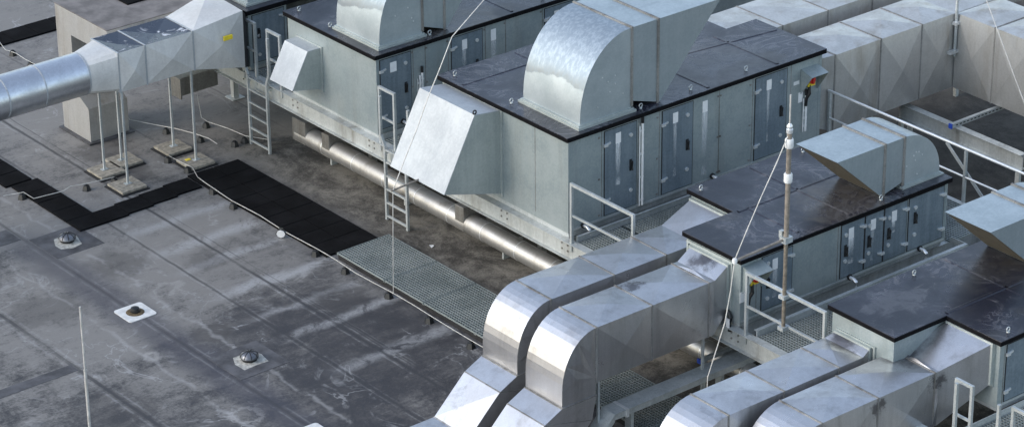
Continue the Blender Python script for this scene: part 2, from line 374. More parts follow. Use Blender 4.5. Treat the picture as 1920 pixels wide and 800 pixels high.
# ------------------------------------------------------------------ unit parts
def door(root, y, x0, x1, z0, z1, hinge='L', handle=True, locks=(.86,.2), label=True, st=1., handle_z=.5, lw=.12):
    """access door on a south wall (facing -Y)"""
    mb = MB().box(x0, x1, y-.010, y, z0, z1)
    d = build(mb, 'door', M['door'], root)
    g = MB()
    for a, b in ((x0-.018, x0), (x1, x1+.014)): g.box(a, b, y-.006, y, z0-.01, z1+.01)
    g.box(x0, x1, y-.006, y, z1, z1+.010); g.box(x0, x1, y-.006, y, z0-.012, z0)
    build(g, 'door_seal', M['gap'], d)
    hx = x0 if hinge == 'L' else x1; s = 1 if hinge == 'L' else -1
    for q in (.84, .17):
        zz = z0 + (z1-z0)*q
        h = MB().box(hx-.035*s if s > 0 else hx-.05, hx+.05 if s > 0 else hx+.035, y-.045, y-.010, zz-.025, zz+.025)
        h.prism([(hx+.0*s, zz+.022), (hx+.12*s, zz+.04), (hx+.12*s, zz+.01), (hx, zz-.018)], 'y', y-.034, y-.012)
        build(h, 'hinge', M['bright'], d)
    lx = x1-.15*(x1-x0)-.02 if hinge == 'L' else x0+.15*(x1-x0)+.02
    if handle:
        zz = z0+(z1-z0)*handle_z
        build(MB().tube([(lx,y-.01,zz+.09),(lx,y-.06,zz+.08),(lx,y-.06,zz-.08),(lx,y-.01,zz-.09)], .017, 6).box(lx-.03,lx+.03,y-.016,y-.0105,zz-.11,zz+.11), 'handle', M['plastic'], d)
    for q in locks:
        zz = z0+(z1-z0)*q
        k = build(MB().disc_y((lx,y-.010,zz), .036, .02), 'lock', M['bright'], d, smooth=40)
    if label:
        cx = x0+(x1-x0)*.42; top = z1-.1
        build(MB().box(cx-lw/2, cx+lw/2, y-.014, y-.0105, top-.2, top), 'label_plate', M['label'], d)
        if st > 0: ww = lw*random.uniform(.45,.95); bot = top-.2-st*random.uniform(.6,1.)*(top-.2-z0-.04); build(MB().box(cx-ww, cx+ww*random.uniform(.5,1), y-.0135, y-.012, bot, top-.12), 'water_streak', M['streak'], d)
    return d
def conduit(root, x, y, z0, z1, r=.022, cap=True):
    c = MB().tube([(x,y-.04,z0),(x,y-.04,z1)], r, 8)
    c.tube([(x-.06,y-.035,z0),(x-.06,y-.035,z1-.05)], r*.5, 6)
    o = build(c, 'conduit', M['white'], root, smooth=40)
    k = MB()
    n = 4
    for i in range(n):
        zz = z0+.1+(z1-z0-.25)*i/(n-1); k.box(x-.045,x+.045,y-.03,y-.001,zz-.018,zz+.018)
    build(k, 'clip', M['bright'], o)
    if cap: build(MB().tube([(x,y-.04,z1),(x,y-.04,z1+.12)], r*1.25, 8), 'cable_gland', M['plastic'], o, smooth=40)
def lifting_eye(root, x, y, z):
    build(MB().torus((x,y,z+.05), .036, .010).lathe((x,y,z), [(.03,0),(.026,.015),(.012,.02)], 8), 'lifting_eye', M['galv'], root, smooth=50)
def switch_box(root, x, y, z):
    """isolator under a rain cover"""
    o = build(MB().box(x-.01,x+.17,y-.09,y,z-.12,z+.09), 'isolator_switch', M['yellow'], root)
    build(MB().disc_y((x+.08,y-.09,z), .07, .03, 16).box(x+.062,x+.098,y-.15,y-.12,z-.06,z+.06), 'switch_knob', M['red'], o)
    c = MB()
    c.add([(x-.12,y-.002,z+.24),(x+.30,y-.002,z+.24),(x+.30,y-.30,z+.16),(x-.12,y-.30,z+.16)], [(0,1,2,3)])
    c.add([(x-.12,y-.002,z+.236),(x+.30,y-.002,z+.236),(x+.30,y-.30,z+.156),(x-.12,y-.30,z+.156)], [(3,2,1,0)])
    for xx in (x-.12, x+.30):
        c.prism([(y-.002,z+.238),(y-.30,z+.158),(y-.02,z-.25),(y-.002,z-.25)], 'x', xx-.004, xx+.004)
    build(c, 'rain_cover', M['casing'], o)
    build(MB().tube([(x+.04,y-.06,z-.1),(x+.03,y-.09,z-.25),(x-.02,y-.06,z-.36),(x-.02,y-.05,z-.5)], .035, 8), 'cable', M['plastic'], o, smooth=50)
    build(MB().box(x-.17,x-.06,y-.008,y-.0005,z-.42,z-.22), 'label_plate', M['label'], o)
def drain_spout(root, x, y, z):
    build(MB().tube([(x,y,z),(x,y-.12,z),(x+.01,y-.17,z-.04),(x+.01,y-.17,z-.14)], .03, 8), 'drain_spout', M['bright'], root, smooth=50)
    build(MB().tube([(x,y-.001,z),(x,y-.035,z)], .055, 10), 'pipe_collar', M['plastic'], root, smooth=50)
def seam_v(root, pts, z0, z1):
    """cover strips between wall panels; pts = ('S'|'W', position, plane)"""
    m = MB()
    for k, p, q in pts:
        if k == 'S': m.box(p-.006,p+.006,q-.004,q-.0005,z0,z1)
        else: m.box(q-.004,q-.0005,p-.006,p+.006,z0,z1)
    build(m, 'panel_joint', M['seam'], root)
def bolts(root, pts):
    for x, y, z in pts: build(MB().box(x-.016,x+.016,y-.012,y-.0005,z-.016,z+.016), 'screw', M['seam'], root)
def roof_slab(root, outline, over, z0, z1, ribs):
    cx = sum(p[0] for p in outline)/len(outline)
    s = build(MB().prism(outline, 'z', z1-.012, z1), 'roof_panel', M['roofsheet'], root)
    xs = [p[0] for p in outline]; 
    n = len(outline); inner = []
    e = MB().prism([(p[0], p[1]) for p in outline], 'z', z0, z1-.012)
    build(e, 'roof_edge_trim', M['fascia'], s)
    r = MB()
    for a, b in ribs: 
        d = (Vector(b)-Vector(a)).normalized(); u = Vector((-d.y, d.x))*.022
        r.add([(a[0]-u.x*2,a[1]-u.y*2,z1),(b[0]-u.x*2,b[1]-u.y*2,z1),(b[0]-u.x,b[1]-u.y,z1+.012),(a[0]-u.x,a[1]-u.y,z1+.012),
               (a[0]+u.x,a[1]+u.y,z1+.012),(b[0]+u.x,b[1]+u.y,z1+.012),(b[0]+u.x*2,b[1]+u.y*2,z1),(a[0]+u.x*2,a[1]+u.y*2,z1)],
              [(0,1,2,3),(3,2,5,4),(4,5,6,7)])
    if ribs: build(r, 'roof_joint', M['roofsheet'], s)
    return s
def hood(root, y0, y1, prof, x=-1.78, eye=True):
    """weather hood on a west wall: prof = attach top z, attach bottom z, front top (x,z), front bottom (x,z)"""
    zt, zb, ft, fb = prof
    m = MB().prism([(x,zt),(ft[0],ft[1]),(fb[0],fb[1]),(x,zb)], 'y', y0, y1)
    # split sheet: front/top in one piece, cheeks slightly proud
    h = build(m, 'intake_hood', M['hood'], root)
    for a, b in ((y0-.004,y0-.0005), (y1+.0005,y1+.004)):
        build(MB().prism([(x,zt-.01),(ft[0]+.015,ft[1]-.015),(fb[0]+.015,fb[1]+.01),(x,zb+.01)], 'y', a, b), 'hood_cheek', M['hood_side'], h)
    f = MB()
    f.box(x-.03,x-.0005,y0-.05,y0-.004,zb-.05,zt+.03); f.box(x-.03,x-.0005,y1+.004,y1+.05,zb-.05,zt+.03)
    f.box(x-.03,x-.0005,y0-.004,y1+.004,zt,zt+.03)
    build(f, 'hood_flange', M['hood_side'], h)
    return h

# ---------------- big front unit (second row) with the wide hood
def ahu_big():
    x0, ys, yn = -1.78, -3.81, -.25
    t = thing('air_handling_unit', 'large zinc air handling unit under the biggest curved cowl, wide weather hood on its end', 'air handler', (x0, ys, 1.46), 'air handling units')
    outline = [(x0,ys),(4.32,ys),(4.32,-2.02),(3.58,-2.02),(3.58,yn),(x0,yn)]
    build(MB().prism(outline, 'z', 1.56, 3.34), 'casing', M['casing'], t)
    build(MB().prism([(x0+.03,ys+.03),(4.29,ys+.03),(4.29,-2.05),(3.55,-2.05),(3.55,yn-.03),(x0+.03,yn-.03)], 'z', 1.46, 1.56), 'base_frame', M['galv'], t)
    for a, b in ((x0-.006,x0+.05),(4.26,4.326)): build(MB().box(a,b,ys-.006,ys+.0,1.58,3.32), 'corner_post', M['casing'], t)
    # the bigger south wall pieces
    seam_v(t, [('S',-1.02,ys),('S',-.17,ys),('S',.33,ys),('S',1.77,ys),('S',2.59,ys),('S',3.55,ys),('W',-2.9,x0)], 1.66, 3.33)
    build(MB().box(x0+.02,4.3,ys-.012,ys-.0005,1.585,1.63), 'kick_strip', M['galv'], t)
    bolts(t, [(q,ys,z) for q in (-1.08,-.13,.28,1.74,1.8,2.53) for z in (1.7,2.4,3.2)])
    door(t, ys, -.95, -.22, 1.66, 3.28, 'L', st=.95)
    door(t, ys, .40, 1.12, 1.66, 3.28, 'L', st=1.)
    door(t, ys, 2.66, 3.44, 1.66, 3.28, 'L', st=1.)
    build(MB().box(1.36,1.48,ys-.006,ys-.0005,2.98,3.2), 'label_plate', M['label'], t)
    build(MB().box(1.33,1.5,ys-.005,ys-.0015,1.75,3.05), 'water_streak', M['streak'], t)
    build(MB().box(3.62,3.76,ys-.006,ys-.0005,2.88,2.95), 'label_plate', M['label'], t)
    conduit(t, -.10, ys, 1.62, 3.22); conduit(t, 3.92, ys, 1.9, 2.62)
    switch_box(t, 3.92, ys, 2.92)
    drain_spout(t, 1.62, ys, 1.66); drain_spout(t, -1.45, ys, 1.63)
    roof_slab(t, [(x0-.07,ys-.06),(4.39,ys-.06),(4.39,-1.96),(3.63,-1.96),(3.63,yn+.06),(x0-.07,yn+.06)], .06, 3.34, 3.43,
              [((x0,-.86),(3.55,-.86)), ((-1.0,-2.0),(4.3,-2.6)), ((1.5,-3.8),(1.5,-.3)), ((3.2,-3.8),(3.2,-2.1)), ((-.1,-2.0),(-.1,-.3))])
    for x, y in ((-1.62,-.42), (-1.62,-2.05), (-.02,-3.7), (2.55,-3.66), (1.2,-3.66)): lifting_eye(t, x, y, 3.43)
    h = hood(t, -1.95, -.36, (3.30,1.67,(-2.38,3.38),(-3.09,2.04)))
    build(MB().torus((-2.36,-1.93,3.42), .035, .014), 'lifting_eye', M['plastic'], h)
    return t
ahu_big()

def ahu_rear():
    x0, ys, yn, x1 = -1.78, 1.78, 4.64, 9.0
    t = thing('air_handling_unit', 'zinc air handling unit with a small weather hood beside the ladder, behind the big one', 'air handler', (x0, ys, 1.46), 'air handling units')
    build(MB().box(x0,x1,ys,yn,1.54,3.09), 'casing', M['casing'], t)
    build(MB().box(x0+.03,x1-.03,ys+.03,yn-.03,1.46,1.54), 'base_frame', M['galv'], t)
    build(MB().box(x0-.006,x0+.05,ys-.006,ys,1.56,3.08), 'corner_post', M['casing'], t)
    seam_v(t, [('S',-.92,ys),('S',-.63,ys),('S',-.08,ys),('S',.82,ys),('S',1.32,ys),('S',2.24,ys),('S',3.4,ys)], 1.62, 3.08)
    bolts(t, [(q,ys,z) for q in (-.95,-.6,-.1,.8,1.3,2.2) for z in (1.7,2.3,3.0)] )
    door(t, ys, -1.69, -.98, 1.64, 3.03, 'L', st=0, lw=.15)
    door(t, ys, 0., .74, 1.64, 3.03, 'L', st=.9)
    door(t, ys, 2.3, 3.0, 1.64, 3.03, 'L', st=.6)
    build(MB().box(.96,1.08,ys-.006,ys-.0005,2.72,2.95), 'label_plate', M['label'], t)
    build(MB().box(.93,1.11,ys-.005,ys-.0015,1.75,2.8), 'water_streak', M['streak'], t)
    conduit(t, -.74, ys, 1.6, 2.55); conduit(t, -.8, ys-.02, 1.6, 2.5, .012, False)
    drain_spout(t, -1.2, ys, 1.66)
    roof_slab(t, [(x0-.07,ys-.06),(x1,ys-.06),(x1,yn+.06),(x0-.07,yn+.06)], .06, 3.09, 3.18,
              [((.55,3.2),(8.9,3.2)), ((1.5,1.8),(1.5,4.6)), ((3.1,1.8),(3.1,4.6)), ((4.7,1.8),(4.7,4.6))])
    for x, y in ((-1.6,4.5), (-1.62,3.45), (-.42,1.9), (2.35,1.9)): lifting_eye(t, x, y, 3.18)
    hood(t, 3.55, 4.30, (2.76,1.90,(-2.10,2.76),(-2.49,2.05)))
    return t
ahu_rear()

def ahu_low(flip):
    """lower L-shaped unit; flip = mirrored about its own middle line"""
    # built around y=0 (inner notch line), long part towards -Y when flip = 1
    x0, x1 = -1.78, 3.08
    if flip > 0: base = -6.9; ya, yb, yc = -8.22, -6.9, -5.72     # long part south
    else: base = -11.74; ya, yb, yc = -10.36, -11.72, -12.88
    label = ('lower zinc air handling unit with four doors side by side and a red isolator' if flip > 0 else
             'dark-roofed air handling unit at the lower right, behind the two nearest ducts')
    t = thing('air_handling_unit', label, 'air handler', (x0, base, 1.46), 'air handling units')
    xa = -.62
    def L(e):
        s = -1 if ya < yb else 1
        return [(x0-e,ya+s*e),(x1+e,ya+s*e),(x1+e,yc-s*e),(xa-e,yc-s*e),(xa-e,yb-s*e),(x0-e,yb-s*e)]
    build(MB().prism(L(0), 'z', 1.54, 2.68), 'casing', M['casing'], t)
    build(MB().prism(L(-.04), 'z', 1.46, 1.54), 'base_frame', M['galv'], t)
    lo, hi = min(ya,yc), max(ya,yc)
    roof_slab(t, L(.06), .06, 2.68, 2.765,
              [((xa,yb),(x1,yb)), ((.75,lo+.02),(.75,hi-.02)), ((2.0,lo+.02),(2.0,hi-.02))] + ([((-.4,ya+.1),(-.4,yb))] if flip > 0 else []))
    if flip > 0:
        y = ya
        for a, b in ((x0-.006,x0+.16),(x1-.03,x1+.006)): build(MB().box(a,b,y-.006,y,1.56,2.67), 'corner_post', M['casing'], t)
        door(t, y, -1.30, -.62, 1.64, 2.62, 'R', st=.95, handle_z=.5)
        seam_v(t, [('S',-1.42,y),('S',.45,y)], 1.62, 2.67)
        door(t, y, .53, 1.06, 1.64, 2.63, 'R', st=.95, locks=(.8,.3), handle_z=.5)
        door(t, y, 1.10, 1.52, 1.64, 2.63, 'R', st=.95, locks=(.8,.28))
        door(t, y, 1.56, 2.09, 1.64, 2.63, 'R', st=.5, locks=(.8,.28))
        door(t, y, 2.15, 3.0, 1.64, 2.63, 'R', label=False, locks=(.8,.28), handle_z=.6)
        build(MB().box(x0+.02,x1-.02,y-.012,y-.0005,1.565,1.6), 'kick_strip', M['galv'], t)
        switch_box(t, -1.62, y, 2.36)
        for x in (.75, 2.45): drain_spout(t, x, y, 1.6)
        for x, yy in ((-.52,-5.85), (2.95,-7.0), (1.55,-8.12), (1.9,-5.85)): lifting_eye(t, x, yy, 2.765)
        # blanking frame where the duct meets the west wall and the pale service pipe below it
        f = MB()
        for a in ((-8.04,-8.0),(-6.96,-6.92)): f.box(x0-.03,x0-.0005,a[0],a[1],1.6,2.63)
        f.box(x0-.03,x0-.0005,-8.0,-6.96,2.58,2.63)
        build(f, 'duct_frame', M['hood_side'], t)
        p = build(MB().tube([(x0-.06,-7.6,1.78),(x0-.06,-7.92,1.74)], .028, 8), 'service_pipe', M['white'], t, smooth=50)
        build(MB().tube([(x0-.06,-7.92,1.74),(x0-.06,-8.03,1.70),(x0-.06,-8.06,1.62),(x0-.06,-8.06,1.38)], .04, 8), 'pipe_sleeve', M['plastic'], p, smooth=50)
        build(MB().box(x0-.12,x0-.1,-8.09,-8.02,1.46,1.62), 'label_plate', M['label'], p)
    else:
        y = yc
        door(t, y, xa+.16, xa+.96, 1.62, 2.62, 'L', label=False, handle_z=.45)
        seam_v(t, [('S',xa+.11,y),('S',xa+1.0,y)], 1.6, 2.67)
        build(MB().box(xa+.02,x1-.02,y-.012,y-.0005,1.56,1.6), 'kick_strip', M['galv'], t)
        for x, yy in ((-.35,-12.78), (-.05,-10.46), (2.4,-10.46)): lifting_eye(t, x, yy, 2.765)
        f = MB()
        for a in ((-11.34,-11.3),(-10.5,-10.46)): f.box(x0-.03,x0-.0005,a[0],a[1],1.6,2.4)
        f.box(x0-.03,x0-.0005,-11.3,-10.5,2.36,2.4)
        build(f, 'duct_frame', M['hood_side'], t)
        f = MB().box(xa-.03,xa-.0005,-12.79,-12.75,1.9,2.67).box(xa-.03,xa-.0005,-12.75,-11.8,2.63,2.67)
        build(f, 'duct_frame', M['hood_side'], t)
    return t
ahu_low(1); ahu_low(-1)

def ahu_far():
    x0, ys, yn = -1.78, 6.03, 9.6
    t = thing('air_handling_unit', 'zinc air handling unit at the top edge, joined to the pale flared duct', 'air handler', (x0, ys, 1.46), 'air handling units')
    for a, b, c_ in ((x0,-.86,2.68),(.62,8,2.679)): build(MB().box(a,b,ys,yn,1.54,c_), 'casing', M['casing'], t)
    build(MB().box(x0+.03,7.9,ys+.03,yn-.03,1.46,1.54), 'base_frame', M['galv'], t)
    build(MB().box(-.86,.62,ys+.35,yn,1.54,2.68), 'coil_chamber', M['gap'], t)
    fl = MB()
    pr = []
    for i in range(9):
        pr.append((.28 - (.1 if i%2 else 0), 1.6+i*.125))
    fl.prism([(ys+.36,1.6)] + [(ys+p[0],p[1]) for p in pr] + [(ys+.36,2.6)], 'x', -.84, .1)
    build(fl, 'flexible_connector', M['flex'], t)
    build(MB().box(.56,.64,ys-.03,ys+.03,1.54,2.72), 'corner_post', M['label'], t)
    door(t, ys, x0+.1, -.93, 1.62, 2.62, 'R', label=False, locks=(.55,.15), handle_z=.6)
    build(MB().box(1.1,1.32,ys-.006,ys-.0005,2.55,2.63), 'label_plate', M['label'], t)
    roof_slab(t, [(x0-.08,ys-.07),(8,ys-.07),(8,yn+.06),(x0-.08,yn+.06)], .06, 2.68, 2.78, [])
    return t
ahu_far()

# ------------------------------------------------------------------ outlet cowls on the unit roofs
def cowl(label, loc, sx, sz, ny, curve_west=True, group='curved outlet cowls on the unit roofs', mat='cowl'):
    """quarter-bend outlet with a straight piece and a raked snout; local x grows along the outflow"""
    t = thing('outlet_cowl', label, 'vent cowl', loc, group)
    ox, oy, oz = loc; dx = 1 if curve_west else -1
    def X(x): return ox + dx*x*sx
    def Zz(z): return oz + z*sz
    y0, y1 = oy, oy+ny
    N = 14; a = 1.17; b = 1.42; cz = .17
    side = [(0,.06)] + [(a-a*math.cos(R(90)*i/N), cz+b*math.sin(R(90)*i/N)) for i in range(N+1)]
    m = MB().prism([(X(p[0]),Zz(p[1])) for p in side] + [(X(a),Zz(.06))], 'y', y0, y1)
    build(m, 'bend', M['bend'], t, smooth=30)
    m = MB().prism([(X(a+.02),Zz(cz+b)),(X(a+.60),Zz(cz+b)),(X(a+.60),Zz(.02)),(X(a+.02),Zz(.2))], 'y', y0, y1)
    build(m, 'straight_piece', M[mat], t)
    m = MB().prism([(X(a+.64),Zz(cz+b)),(X(a+2.1),Zz(cz+b)),(X(a+.70),Zz(.02)),(X(a+.64),Zz(.02))], 'y', y0, y1)
    s = build(m, 'snout', M[mat], t)
    # dark opening in the raked end
    n = Vector((X(a+2.1)-X(a+.70), 0, Zz(cz+b)-Zz(.02))); nn = Vector((n.z,0,-n.x)).normalized()
    if nn.z > 0: nn = -nn
    p0 = Vector((X(a+.70),0,Zz(.02)))+n*.03+nn*.003; p1 = Vector((X(a+.70),0,Zz(.02)))+n*.97+nn*.003
    build(MB().add([(p0.x,y0+.03,p0.z),(p1.x,y0+.03,p1.z),(p1.x,y1-.03,p1.z),(p0.x,y1-.03,p0.z)], [(0,1,2,3)]), 'opening', M['inside'], s)
    f = MB()
    for xx, zb in ((a+.01,.14), (a+.62,.0)):
        w = .022
        xa, xb = sorted((X(xx)-w, X(xx)+w))
        f.box(xa,xb,y0-.022,y0+.01,Zz(zb)-.03,Zz(cz+b)+.02); f.box(xa,xb,y1-.01,y1+.022,Zz(zb)-.03,Zz(cz+b)+.02)
        f.box(xa,xb,y0+.01,y1-.01,Zz(cz+b)-.005,Zz(cz+b)+.02)
    build(f, 'joint_flange', M['seam'], t)
    xa, xb = sorted((X(-.08), X(a+.08)))
    build(MB().box(xa,xb,y0-.06,y1+.06,oz,Zz(.045)).box(xa+.03,xb-.03,y0-.025,y1+.025,Zz(.045),Zz(.075)), 'curb', M['hood_side'], t)
    # cross-wise stiffening creases on the near cheek
    for i in range(7):
        px, pz = random.uniform(.35, a-.05), random.uniform(.25, 1.1)
        build(MB().disc_y((X(px), y0-.0005, Zz(pz)), .014, .008, 8), 'rivet', M['bright'], t)
    return t
cowl('largest curved outlet cowl, upper centre, with raked snout pointing up to the right', (-1.42,-3.70,3.43), 1.0, 1.0, 1.56)
cowl('curved cowl at the top edge of the photo, on the unit with the small hood', (-1.58,1.93,3.18), .86, .95, 1.36)
cowl('compact cowl above the four-door unit, bend at right and snout to left', (3.06,-8.03,2.765), .765, .6, 1.0, False)
cowl('partly cropped cowl at the right edge, its raked mouth above the dark roof', (3.06,-11.49,2.765), .765, .6, 1.0, False)
cowl('cowl base at the top edge, above the ladder beside the pale flared duct', (-1.66,6.2,2.78), .95, .8, 1.4)

# ------------------------------------------------------------------ platform
def grating(mb, x0, x1, y0, y1, z, p=.062, w=.013, h=.028):
    nx = max(1, round((x1-x0)/p)); ny = max(1, round((y1-y0)/p))
    for i in range(nx+1):
        x = x0+(x1-x0)*i/nx; mb.box(x-w/2,x+w/2,y0,y1,z-h,z)
    for j in range(ny+1):
        y = y0+(y1-y0)*j/ny; mb.box(x0,x1,y-w/2,y+w/2,z-h*.6,z-.002)
    return mb
plat = thing('steel_platform', 'galvanised steel platform with grating aisles carrying the row of air handling units', 'platform', (-1.8,0,0))
Y0, Y1 = -17.0, 9.4
g = MB()
g.box(-1.835,-1.815,Y0,Y1,1.145,1.445); g.box(-1.905,-1.745,Y0,Y1,1.445,1.458); g.box(-1.905,-1.745,Y0,Y1,1.132,1.145)
gd = build(g, 'front_girder', M['girder'], plat)
for yy in (8.9,6.2,4.5,2.0,-.1,-2.0,-3.7,-5.9,-7.0,-8.1,-10.2):
    b = MB()
    for dy in (0,-.16):
        for dz in (0,.11): b.tube([(-1.836,yy+dy,1.26+dz),(-1.852,yy+dy,1.26+dz)], .018, 6)
    build(b, 'bolts', M['seam'], gd)
for yy in (9.2,6.1,4.5,1.9,-.1,-3.7,-5.85,-8.1,-10.3,-12.9,-15.5):
    build(MB().box(-1.745,5.0,yy-.01,yy+.01,1.15,1.415).box(-1.745,5.0,yy-.06,yy+.06,1.415,1.43), 'cross_beam', M['girder'], plat)
build(MB().box(4.55,4.57,Y0,Y1,1.15,1.44).box(4.5,4.62,Y0,Y1,1.44,1.452), 'rear_girder', M['girder'], plat)
for xx in (-.9, 4.4):
    for yy in (8.0, 3.2, -2.0, -7.2, -11.4, -16): build(MB().box(xx-.06,xx+.06,yy-.06,yy+.06,.02,1.15).box(xx-.15,xx+.15,yy-.15,yy+.15,0,.02), 'post', M['girder'], plat)
for x0,x1,y0,y1 in ((-1.74,.3,4.78,5.96), (-1.74,4.5,-.14,1.7), (-1.74,-.72,-5.68,-4.02), (-.72,3.2,-5.62,-4.02), (3.25,4.5,-5.62,-4.02),
                    (-1.74,.6,-10.3,-8.62), (.6,3.1,-10.3,-8.62), (3.28,4.5,-8.2,-5.66), (3.28,4.5,-12.8,-8.62), (-1.74,4.5,-14.6,-13.02)):
    build(grating(MB(), x0,x1,y0,y1,1.462), 'grating', M['mesh'], plat)
for k in (MB().box(-1.74,4.4,-4.0,-3.985,1.45,1.57).box(-1.74,4.4,-4.03,-4.0,1.56,1.57),
          MB().box(-1.74,3.26,-8.60,-8.585,1.45,1.56).box(-1.74,3.26,-8.585,-8.53,1.552,1.56).box(3.26,3.275,-8.60,-8.2,1.45,1.56),
          MB().box(-1.74,4.4,-13.0,-12.985,1.45,1.56), MB().box(-1.74,4.4,1.70,1.715,1.45,1.56)):
    build(k, 'kick_plate', M['galv'], plat)
build(MB().box(-2.75,-1.84,7.15,7.38,.82,1.2).box(-2.78,-2.75,7.08,7.45,.78,1.22), 'stub_beam', M['box'], plat)

def handrail(label, y0, y1, x=-1.84, z0=1.3, z1=2.62, mid=2.0):
    t = thing('handrail', label, 'handrail', (x, y0, z0), 'galvanised handrails on the platform')
    w = .05
    for yy in (y0, y1): build(MB().box(x-w/2,x+w/2,yy-w/2,yy+w/2,z0,z1-w), 'post', M['galv'], t)
    build(MB().box(x-w/2,x+w/2,min(y0,y1)-w/2,max(y0,y1)+w/2,z1-w,z1), 'top_rail', M['galv'], t)
    build(MB().box(x-.016,x+.016,min(y0,y1)+w/2,max(y0,y1)-w/2,mid-.02,mid+.02), 'mid_rail', M['galv'], t)
    p = MB()
    for yy in (y0, y1): p.box(x+.03,x+.04,yy-.10,yy-.026,z0+.02,z0+.17)
    build(p, 'fixing_plate', M['galv'], t)
    return t
handrail('galvanised handrail at the corner of the largest unit, one end behind the silver duct', -3.97, -5.60)
handrail('galvanised handrail with the tall insulated mast clamped to it', -8.44, -10.25)
handrail('short handrail hoop beside the ladder at the big weather hood', 1.62, 1.16)
handrail('short handrail hoop left of the ladder by the pale flared duct', 6.16, 5.72)
handrail('short handrail hoop right of the ladder, tucked behind the small hood', 5.28, 4.86)
handrail('handrail hoop with three posts close together at the bottom right', -13.12, -13.44)
handrail('handrail end cut off by the bottom right corner of the photo', -14.28, -16.4)

def ladder(label, yl, yr, x=-1.96, ztop=2.5):
    t = thing('ladder', label, 'ladder', (x, yl, 0), 'galvanised access ladders')
    for yy, fl in ((yl,.12), (yr,-.10)):
        m = MB().bar((x,yy,0), (x,yy,1.5), .05).bar((x,yy,1.5), (x,yy+fl,1.72), .05).bar((x,yy+fl,1.72), (x,yy+fl,ztop), .05)
        build(m, 'stile', M['galv'], t)
    for z in (.08,.36,.64,.92,1.2,1.45):
        build(MB().box(x-.018,x+.018,yr+.025,yl-.025,z-.018,z+.018), 'rung', M['galv'], t)
    b = MB()
    for yy in (yl, yr): b.box(x,-1.84,yy-.015,yy+.015,1.36,1.40)
    build(b, 'bracket', M['galv'], t)
ladder('galvanised ladder standing in front of the long pipes by the big weather hood', 1.33, .68)
ladder('galvanised ladder between the pale flared duct and the small weather hood', 5.86, 5.21)
ladder('ladder whose stile tops rise at the bottom right of the photo', -13.35, -14.0, ztop=2.62)

# far side rail
t = thing('safety_rail', 'long two-bar safety rail on the far side of the platform, right of the biggest unit', 'railing', (4.62,-3.75,1.3))
for yy in (-3.76, -7.22, -10.7): build(MB().box(4.60,4.65,yy-.025,yy+.025,1.3,2.46), 'post', M['galv'], t)
build(MB().tube([(4.62,-3.72,2.48),(4.62,-13.5,2.52)], .026, 10), 'top_rail', M['bright'], t, smooth=50)
build(MB().tube([(4.62,-3.74,1.94),(4.62,-13.5,1.96)], .02, 10), 'mid_rail', M['bright'], t, smooth=50)
build(MB().bar((4.66,-6.7,2.44),(4.66,-8.05,1.35),.012,.07), 'brace', M['galv'], t)

